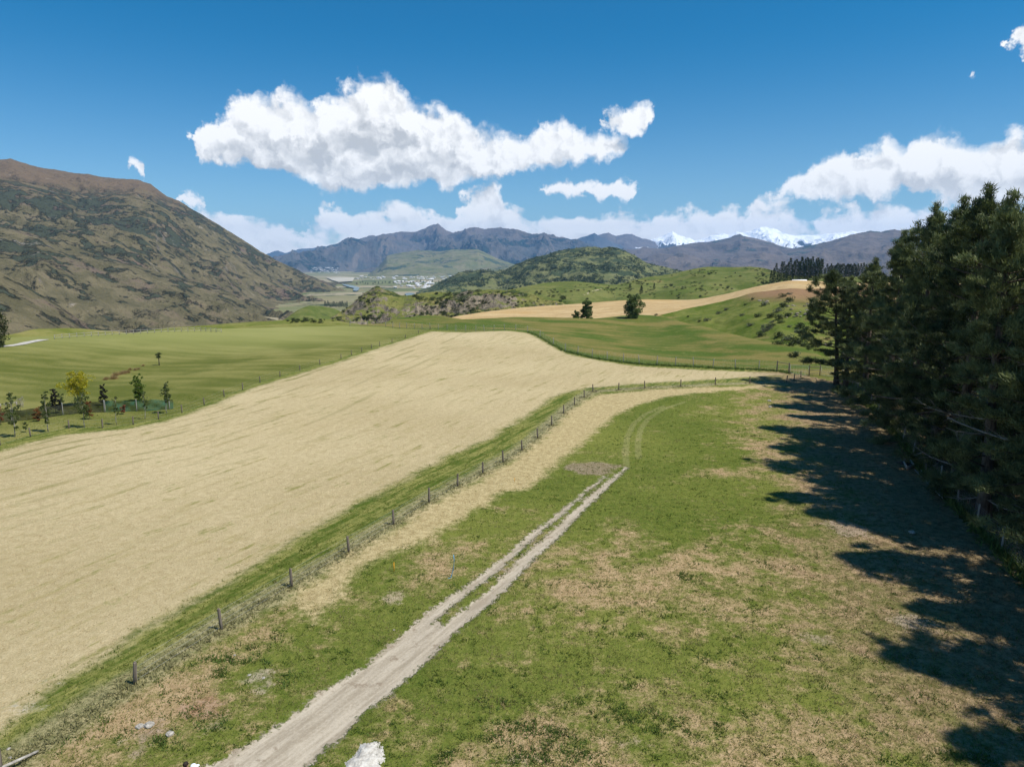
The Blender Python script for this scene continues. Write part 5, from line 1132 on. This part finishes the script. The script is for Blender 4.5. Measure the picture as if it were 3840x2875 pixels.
def stone_mesh(seed):
    import bmesh
    bm = bmesh.new(); bmesh.ops.create_icosphere(bm, subdivisions=2, radius=1.0); rng = np.random.default_rng(seed)
    for v in bm.verts:
        n = 1 + .30 * float(perlin(np.array([v.co.x * 1.3 + seed]), np.array([v.co.y * 1.3 + v.co.z])).item()); v.co *= n; v.co.z *= .6
    me = bpy.data.meshes.new('stone'); bm.to_mesh(me); bm.free(); return me
ST = [stone_mesh(k) for k in (1, 2, 3)]
M_stone = plain_mat('pale_stone', (0.22, 0.20, 0.17), (0.46, 0.43, 0.38), 2.0, .95, bump=.8)
for m_ in ST: m_.materials.append(M_stone)
for k, (px, py, w, lb) in enumerate([(32, 2806, 11, 'small white stone above the strainer post'), (37, 2840, 11, 'small white stone right beside the strainer post'), (525, 2725, 24, 'pale stone left of the earth patch, larger'), (560, 2720, 30, 'flat pale stone on top of the earth patch'), (636, 2752, 26, 'long pale stone right of the earth patch'), (935, 2530, 12, 'pale stone on the sandy patch, left'), (988, 2540, 12, 'pale stone on the sandy patch, right'), (880, 2455, 9, 'single pale stone in the grass above the sandy patch'), (1478, 2358, 8, 'white stone in the grass left of the track'), (2885, 1503, 13, 'white stone on the far lawn, upper one'), (2888, 1527, 12, 'white stone on the far lawn, lower one'), (3420, 2002, 20, 'grey stone in the pine shade near the fence')]):
    p = gz(flat(px, py)); s_ = w * mpp(p) / 2; o = link('stone', ST[k % 3], loc=p + Vector((0, 0, s_ * .15)), rot=(0, 0, k * 1.1), scale=s_); tag(o, lb, 'stone')
# rocks on the gully side
for m_ in [stone_mesh(k) for k in (7, 8)]: m_.materials.append(M_rock); ST.append(m_)
for k in range(34):
    zx, zy = (rs_.gauss(1690, 55), rs_.gauss(655, 32)) if k < 24 else ((rs_.gauss(1480, 24), rs_.gauss(600, 8)) if k < 30 else (rs_.gauss(1860, 14), rs_.gauss(875, 6)))
    p = hit(2000 + zx * .5877, 780 + zy * .5877)
    if p is None: continue
    s_ = rs_.uniform(7, 17) * mpp(p) / 2; o = link('rock', ST[3 + k % 2], loc=p, rot=(rs_.uniform(-.3, .3), rs_.uniform(-.3, .3), rs_.uniform(0, 6)), scale=(s_, s_, s_ * .8)); tag(o, ['brown rock of the outcrop on the gully side', 'brown rock of the small outcrop left of the gully bushes', 'brown rock at the foot of the gully side by the pines'][0 if k < 24 else 1 if k < 30 else 2], 'rock', ['large gully outcrop', 'small gully outcrop', 'rocks at the foot of the gully'][0 if k < 24 else 1 if k < 30 else 2])

# ------------------------------------------------------------------ people cut by the lower edge
def person(px, py, hgt, shirt, trousers, hairc, label, rz, cap=None):
    hp = flat(px, py, hgt); base = gz(hp); e_ = link('person', None, loc=base, rot=(0, 0, rz)); tag(e_, label, 'person'); k = hgt / 1.75
    J = {'pel': (0, 0, .95), 'sp': (0, .01, 1.12), 'ch': (0, 0, 1.32), 'nk': (0, -.01, 1.49), 'hd': (0, -.03, 1.60), 'tp': (0, -.03, 1.70)}
    R = {'pel': (.155, .11), 'sp': (.14, .10), 'ch': (.17, .115), 'nk': (.058, .06), 'hd': (.078, .098), 'tp': (.058, .075)}
    E = [('pel', 'sp'), ('sp', 'ch'), ('ch', 'nk'), ('nk', 'hd'), ('hd', 'tp')]
    for s_, n in ((-1, 'L'), (1, 'R')):
        J.update({'hip' + n: (.09 * s_, 0, .90), 'kn' + n: (.10 * s_, -.02, .49), 'an' + n: (.10 * s_, .02, .085), 'toe' + n: (.11 * s_, -.15, .04), 'sh' + n: (.185 * s_, 0, 1.41), 'el' + n: (.25 * s_, .02, 1.13), 'wr' + n: (.235 * s_, -.16, .98), 'pm' + n: (.225 * s_, -.235, .965)})
        R.update({'hip' + n: (.095, .10), 'kn' + n: (.06, .062), 'an' + n: (.042, .05), 'toe' + n: (.042, .03), 'sh' + n: (.062, .062), 'el' + n: (.042, .043), 'wr' + n: (.027, .03), 'pm' + n: (.036, .018)})
        E += [('pel', 'hip' + n), ('hip' + n, 'kn' + n), ('kn' + n, 'an' + n), ('an' + n, 'toe' + n), ('ch', 'sh' + n), ('sh' + n, 'el' + n), ('el' + n, 'wr' + n), ('wr' + n, 'pm' + n)]
        for f_, (dx, L) in enumerate([(-.030, .062), (-.010, .075), (.010, .072), (.028, .055)]):
            a, b = 'f%d%s' % (f_, n), 'g%d%s' % (f_, n); J[a] = (.225 * s_ + dx, -.27, .96); J[b] = (.225 * s_ + dx * 1.05, -.27 - L * .55, .935); R[a] = R[b] = (.009, .009); E += [('pm' + n, a), (a, b)]
        J['t' + n] = (.225 * s_ - .055 * s_, -.235, .975); R['t' + n] = (.010, .010); E.append(('pm' + n, 't' + n))
    ks = list(J); me = bpy.data.meshes.new('body'); me.from_pydata([tuple(c * k for c in J[q]) for q in ks], [(ks.index(a), ks.index(b)) for a, b in E], []); o = link('body', me, e_)
    md = o.modifiers.new('skin', 'SKIN'); md.use_smooth_shade = True
    for i, q in enumerate(ks): me.skin_vertices[0].data[i].radius = tuple(c * k for c in R[q]); me.skin_vertices[0].data[i].use_root = (q == 'pel')
    o.modifiers.new('sub', 'SUBSURF').levels = 1; o.modifiers['sub'].render_levels = 2
    def b(nt):
        z = nt.sep(nt.new('ShaderNodeTexCoord').outputs['Object']); xx = nt.m('ABSOLUTE', z[0])
        c = nt.mix(nt.sm(z[2], .965 * k, .975 * k), trousers, shirt); c = nt.mix(nt.sm(z[2], .07 * k, .08 * k), (.05, .045, .04), c)
        skin = nt.m('MAXIMUM', nt.sm(z[2], 1.47 * k, 1.48 * k), nt.m('MULTIPLY', nt.sm(z[1], -.06 * k, -.07 * k), nt.m('MULTIPLY', nt.sm(xx, .15 * k, .16 * k), nt.sm(z[2], .80 * k, .81 * k))))
        return surf(nt, nt.mix(skin, c, (.42, .25, .17)), .8)
    me.materials.append(material('clothing_and_skin', b))
    def dome(name, rx, ry, rz_, cz, cut, mat, brim=False, y0=.0):
        g = Geo(); n, m_ = 18, 10; V = []
        for i in range(m_):
            a = (math.pi / 2) * (1 - i / (m_ - 1) * (1 + cut)); 
            for j in range(n):
                t = 2 * math.pi * j / n; V.append([rx * math.cos(a) * math.cos(t), y0 + ry * math.cos(a) * math.sin(t), cz + rz_ * math.sin(a)])
        idx = np.arange(m_ * n).reshape(m_, n); j = np.roll(idx, -1, 1); g.add(np.array(V) * k, np.stack([idx[:-1], idx[1:], j[1:], j[:-1]], -1).reshape(-1, 4)); 
        link(name, g.mesh(name, True), e_, mat)
    M_hair = plain_mat('hair', hairc, tuple(v * 1.8 for v in hairc), 40, .6)
    dome('hair', .088, .105, .10, 1.655, .42, M_hair, y0=-.015)
    fm = plain_mat('face_skin', (.36, .21, .14), (.44, .26, .18), 20, .6)
    link('nose', Geo().tube([[0, -.125 * k, 1.625 * k], [0, -.145 * k, 1.59 * k], [0, -.128 * k, 1.583 * k]], [.008, .014, .010], 6).mesh('nose', True), e_, fm)
    for s_ in (-1, 1):
        link('eye', Geo().tube([[.03 * s_ * k, -.112 * k, 1.635 * k], [.03 * s_ * k, -.124 * k, 1.635 * k]], [.012, .008], 8).mesh('eye', True), e_, plain_mat('eye_dark', (.02, .02, .02), (.05, .04, .03), 5, .3))
        link('ear', Geo().tube([[.078 * s_ * k, -.02 * k, 1.58 * k], [.090 * s_ * k, -.01 * k, 1.61 * k], [.082 * s_ * k, -.01 * k, 1.645 * k]], [.010, .016, .010], 6).mesh('ear', True), e_, fm)
    link('mouth', Geo().tube([[-.022 * k, -.118 * k, 1.553 * k], [0, -.126 * k, 1.551 * k], [.022 * k, -.118 * k, 1.553 * k]], .006, 6).mesh('mouth', True), e_, plain_mat('lips', (.30, .12, .10), (.34, .15, .12), 9, .6))
    if cap:
        mc = plain_mat('cap_cloth', cap, tuple(v * .9 for v in cap), 30, .8); dome('cap', .098, .116, .105, 1.672, .12, mc, y0=-.015)
        a = np.linspace(math.pi * 1.12, math.pi * 1.88, 12); V = [[.098 * math.cos(t), -.015 + .116 * math.sin(t), 1.665] for t in a] + [[.105 * math.cos(t), -.03 + .205 * math.sin(t), 1.645] for t in a]
        F = [[i, i + 1, 13 + i, 12 + i] for i in range(11)]; V2 = np.array(V) * k; V3 = V2 - [0, 0, .008]
        g = Geo().add(V2, F).add(V3, [f[::-1] for f in F]); link('brim', g.mesh('brim', True), e_, mc)
person(694, 2859, 1.76, (.10, .12, .16), (.05, .06, .09), (.018, .013, .010), 'person with dark hair at the lower edge, left of the white cap', 2.7)
person(723, 2868, 1.72, (.35, .36, .38), (.06, .06, .07), (.05, .035, .022), 'person in a white cap at the lower edge', 2.2, (.78, .80, .84))

# ------------------------------------------------------------------ valley: river, airfield, road, town
def patch(name, pix, z, mat, kind='structure'):
    P = [flat(x, y, z) for x, y in pix]; c = sum(P, Vector()) / len(P)
    me = bpy.data.meshes.new(name); me.from_pydata([tuple(p) for p in P], [], [list(range(len(P)))]); me.update()
    if me.polygons[0].normal.z < 0: me.flip_normals()
    o = link(name, me, mat=mat); tag(o, kind=kind); return o
M_water = plain_mat('river_water', (.16, .20, .20), (.22, .27, .27), .004, .45, spec=.3, bump=.1)
M_strip = plain_mat('airfield_grass', (.34, .31, .24), (.46, .43, .36), .004, .95)
M_gravel = plain_mat('pale_gravel', (.36, .34, .30), (.52, .49, .44), 1.2, .95)
patch('river', [(1282, 1064), (1300, 1066), (1328, 1071), (1348, 1078), (1346, 1086), (1338, 1091), (1324, 1089), (1327, 1080), (1310, 1076), (1290, 1070)], VZ + 6, M_water)
patch('river', [(1518, 1100), (1535, 1097), (1556, 1100), (1552, 1108), (1525, 1109)], VZ + 6, M_water)
patch('airfield', [(1222, 1040), (1290, 1039), (1330, 1042), (1322, 1054), (1270, 1057), (1245, 1050)], VZ + 8, M_strip)
def draped(name, pix, w, mat, lift=.12):
    P = [at(*p) for p in pix]; V = []
    for k, p in enumerate(P):
        d = (P[min(k + 1, len(P) - 1)] - P[max(k - 1, 0)]); d.z = 0; d.normalize(); n = Vector((-d.y, d.x, 0)) * w / 2
        for q in (p + n, p, p - n): V.append([q.x, q.y, zat(q.x, q.y) + lift])
    F = []
    for k in range(len(P) - 1):
        for j in range(2): F.append([3 * k + j, 3 * k + j + 1, 3 * k + 4 + j, 3 * k + 3 + j][::-1])
    o = link(name, mesh_np(name, np.array(V), np.array(F)), mat=mat); tag(o, kind='structure'); return o
draped('gravel_road', [(0, 1300), (40, 1297), (75, 1292), (105, 1285), (135, 1279), (165, 1274)], 3.0, M_gravel)
draped('farm_track', [(2190, 1106), (2205, 1100), (2225, 1092), (2245, 1086), (2256, 1083)], 2.6, plain_mat('worn_track', (.25, .22, .12), (.36, .31, .19), .5))
def house_mesh(w, d, h, roof):
    g = Geo(); g.box((0, 0, h / 2), (w, d, h)); r = [[-w * .54, -d * .56, h], [w * .54, -d * .56, h], [w * .54, d * .56, h], [-w * .54, d * .56, h], [-w * .54, 0, h + roof], [w * .54, 0, h + roof]]
    V = np.vstack(g.v + [np.array(r)]); me = mesh_np('house', V, [np.vstack(g.f), np.array([[8, 9, 13, 12], [10, 11, 12, 13]]), np.array([[8, 12, 11], [9, 10, 13]])]); return me
M_wallw = plain_mat('pale_wall', (.45, .43, .40), (.58, .56, .53), .5); M_roofg = plain_mat('grey_roof', (.28, .29, .30), (.45, .46, .48), .5); M_roofw = plain_mat('white_roof', (.66, .67, .68), (.80, .80, .80), .5)
HM = []
for k, (w, d, h, rf) in enumerate([(16, 11, 5, 3), (22, 13, 6, 3.5), (34, 20, 7, 3), (13, 10, 7, 3)]):
    me = house_mesh(w, d, h, rf); me.materials.append(M_wallw); me.materials.append(M_roofw if k in (0, 2) else M_roofg)
    for i, pl in enumerate(me.polygons): pl.material_index = 1 if len(me.polygons) - 4 <= i else 0
    HM.append(me)
rt = random.Random(9)
def town(n, xr, yr, sc, label, group):
    k = 0
    while k < n:
        px, py = rt.uniform(*xr), rt.uniform(*yr); p = hit(px, py); k += 1
        if p is None or math.hypot(p.x, p.y) < (9000 if py < 1030 else 4200): continue
        o = link('house', HM[rt.randrange(4)], loc=p - Vector((0, 0, 1)), rot=(0, 0, rt.uniform(0, 3.1)), scale=sc * rt.uniform(.8, 1.3)); tag(o, label, 'house', group)
town(90, (1165, 1275), (1003, 1024), 1.0, 'tiny pale house in the far hillside town', 'houses of the far hillside town')
town(60, (1320, 1700), (1036, 1050), 1.0, 'tiny pale building on the far side of the basin', 'buildings on the far side of the basin')
town(45, (1480, 1640), (1054, 1084), 1.0, 'tiny pale house among trees in the basin', 'houses among trees in the basin')
# white shed in the far pine grove
p = far_pt(2999, 1033, 776); p.z = zat(p.x, p.y); e = link('shed', None, loc=p, rot=(0, 0, -.12)); tag(e, 'long white shed in front of the tall far pine grove', 'shed')
link('wall', Geo().box((0, 0, 1.4), (13, 5, 2.8)).mesh('wall'), e, M_roofw)
rfm = mesh_np('roof', np.array([[-6.9, -2.9, 2.7], [6.9, -2.9, 2.7], [6.9, 2.9, 2.7], [-6.9, 2.9, 2.7], [-6.9, 0, 4.2], [6.9, 0, 4.2]], float), [np.array([[0, 1, 5, 4], [2, 3, 4, 5]]), np.array([[0, 4, 3], [1, 2, 5]])]); link('roof', rfm, e, M_roofw)
for k in range(4): link('window', Geo().box((-4.6 + k * 3.0, -2.53, 1.5), (1.1, .06, 1.0)).mesh('window'), e, plain_mat('dark_glass', (.03, .04, .05), (.05, .06, .07), 2, .2, spec=.5))

# ------------------------------------------------------------------ grass
def grass():
    rng = np.random.default_rng(12); N = 190000
    r = 24 * (120 / 24.0) ** (rng.uniform(0, 1, N) ** .82); a = rng.uniform(math.radians(-41), math.radians(41), N)
    x, y = np.sin(a) * r, np.cos(a) * r
    hay = sd_poly(x, y, P_hay); tan = sd_poly(x, y, P_tan); road = np.maximum(sd_poly(x, y, P_road), np.maximum(np.interp(y, [36, 44, 64], [.45, .25, .05]) - dist_line(x, y, L_rutl), np.interp(y, [36, 44, 60, 68], [.55, .35, .22, .05]) - dist_line(x, y, L_rutr)))
    inn = side_line(x, y, L_inner); lf = side_line(x, y, L_left); lit = side_line(x, y, L_deerR)
    cl = fbm(x / 2.2, y / 2.2, 4); fine = fbm(x * 1.3, y * 1.3, 3)
    n_ = lambda s_: rng.normal(0, s_, N)
    green = np.array([.085, .125, .020]); lgreen = np.array([.19, .215, .045]); straw = np.array([.42, .33, .165]); dkgreen = np.array([.062, .100, .020]); greyg = np.array([.25, .235, .11])
    dryness = np.clip(.22 + .75 * cl + .35 * fine + n_(.18), 0, 1)
    col = green + (lgreen - green) * np.clip(.5 + .8 * fine + n_(.25), 0, 1)[:, None]; col = col + (straw - col) * (dryness ** 1.3)[:, None]
    h = .045 + .05 * rng.uniform(0, 1, N) + .05 * np.clip(cl, 0, 1); keep = np.full(N, True)
    lush = (cl < -.12) & (fine < .0); h = np.where(lush, h * 1.5, h); col = np.where((lush & (rng.uniform(size=N) < .6))[:, None], dkgreen * rng.uniform(.8, 1.7, (N, 1)), col)
    ins = inn > -.6
    col = np.where(ins[:, None], np.where((inn < 1.3)[:, None], greyg * rng.uniform(.6, 1.3, (N, 1)), green + (lgreen - green) * rng.uniform(.2, 1, (N, 1))), col); h = np.where(np.abs(inn) < .5, .16, h)
    m = tan + n_(.6) > 0; col = np.where(m[:, None], straw * rng.uniform(.75, 1.2, (N, 1)), col); h = np.where(m, .05, h)
    m = hay + n_(.5) > 0; col = np.where(m[:, None], straw * np.array([1.08, 1.08, 1.2]) * rng.uniform(.7, 1.15, (N, 1)), col); h = np.where(m, .045, h); keep &= ~(m & (rng.uniform(size=N) < .45))
    m = lf > .2; col = np.where(m[:, None], green * rng.uniform(.9, 2.2, (N, 1)), col)
    m = lit > -7 + n_(3.5); col = np.where(m[:, None], np.array([.25, .175, .10]) * rng.uniform(.5, 1.5, (N, 1)), col)
    keep &= road + n_(.10) < -.06
    x, y, h, col, r = x[keep], y[keep], h[keep], col[keep], r[keep]
    # weeds low in the picture and rank grass at the foot of the top fence
    ex, ey, eh, ec = [], [], [], []
    for px, py, w, n in [(2100, 2750, 10, 5), (1990, 2860, 30, 14), (2080, 2800, 26, 10), (1960, 2790, 20, 6), (2420, 2740, 22, 7), (2330, 2690, 16, 5), (2260, 2650, 16, 5), (1900, 2720, 16, 6), (1640, 2840, 14, 4), (3620, 2840, 16, 7), (2000, 2720, 14, 5), (1850, 2640, 12, 4), (860, 2480, 20, 8), (790, 2500, 20, 8), (950, 2470, 18, 6), (1090, 2540, 14, 5), (780, 2710, 14, 7), (620, 2790, 20, 6), (2560, 2150, 10, 4), (2820, 1640, 12, 4)]:
        for q in range(n):
            c = flat(px + rng.normal(0, w * 2.6), py + rng.normal(0, w * 1.2)); k = 16
            ex.append(c.x + rng.normal(0, .20, k)); ey.append(c.y + rng.normal(0, .20, k)); eh.append(rng.uniform(.06, .17, k)); ec.append(np.array([.075, .115, .026]) * rng.uniform(.7, 1.8, (k, 1)))
    for P in (L_deer[18:], ):
        for a_, b_ in zip(P[:-1], P[1:]):
            k = 150; t = rng.uniform(0, 1, k); ex.append(a_[0] + (b_[0] - a_[0]) * t + rng.normal(0, .35, k)); ey.append(a_[1] + (b_[1] - a_[1]) * t + rng.normal(-.3, .5, k)); eh.append(rng.uniform(.1, .45, k)); ec.append(np.array([.075, .115, .026]) * rng.uniform(.7, 1.8, (k, 1)))
    for a_, b_ in zip(L_deerR[:-1], L_deerR[1:]):
        k = 240; t = rng.uniform(0, 1, k); ex.append(a_[0] + (b_[0] - a_[0]) * t + rng.normal(0, .4, k)); ey.append(a_[1] + (b_[1] - a_[1]) * t + rng.normal(0, .4, k)); eh.append(rng.uniform(.15, .6, k)); ec.append(np.array([.10, .13, .035]) * rng.uniform(.6, 2.0, (k, 1)))
    for (ax, ay) in L_inner[2:]:
        k = 34; ex.append(ax + rng.normal(0, .45, k)); ey.append(ay + rng.normal(0, .45, k)); eh.append(rng.uniform(.06, .2, k)); ec.append(np.array([.22, .20, .09]) * rng.uniform(.6, 1.8, (k, 1)))
    x = np.concatenate([x] + ex); y = np.concatenate([y] + ey); h = np.concatenate([h] + eh); col = np.vstack([col] + ec)
    nb = 3; n = len(x); z = near_z(x, y)
    C = np.repeat(np.stack([x, y, z - .02], 1), nb, 0) + np.concatenate([rng.normal(0, .05, (n * nb, 2)), np.zeros((n * nb, 1))], 1)
    D = rng.normal(0, .75, (n * nb, 3)); D[:, 2] = rng.uniform(.5, 1.2, n * nb)
    V, F = blades(C, D, np.repeat(h * 1.5, nb), np.repeat(.022 + h * .22, nb), rng, .4)
    me = mesh_np('grass', V, F); cattr(me, 'tint', np.repeat(np.repeat(col, nb, 0), 3, 0))
    def b(nt):
        c = nt.attr('tint', 'Color'); s = surf(nt, c, .85, spec=.1); tr = nt.new('ShaderNodeBsdfTranslucent'); nt.put(tr.inputs[0], c); ms = nt.new('ShaderNodeMixShader'); ms.inputs[0].default_value = .35
        nt.l.new(s, ms.inputs[1]); nt.l.new(tr.outputs[0], ms.inputs[2]); return ms.outputs[0]
    o = link('grass', me, mat=material('grass_blades', b)); tag(o, 'short green and dry grass over the paddock', 'grass', kind='stuff')
grass()

# ------------------------------------------------------------------ air
def haze():
    X, Y0, Y1, Z0, Z1 = 30000.0, -3000.0, 29000.0, VZ - 8.0, 1500.0
    g = Geo().box((0, (Y0 + Y1) / 2, (Z0 + Z1) / 2), (2 * X, Y1 - Y0, Z1 - Z0)); me = g.mesh('haze')
    m = bpy.data.materials.new('thin_haze'); m.use_nodes = True; nt = NT(m.node_tree); out = nt.new('ShaderNodeOutputMaterial'); v = nt.new('ShaderNodeVolumePrincipled')
    v.inputs['Color'].default_value = HAZE_COL; v.inputs['Density'].default_value = HAZE_D; v.inputs['Anisotropy'].default_value = 0.0
    nt.l.new(v.outputs[0], out.inputs['Volume']); o = link('haze', me, mat=m); tag(o, 'thin blue haze over the valley', 'haze', kind='stuff')
HAZE_D, HAZE_COL = 2.6e-5, (0.26, 0.55, 1.0, 1)
haze()
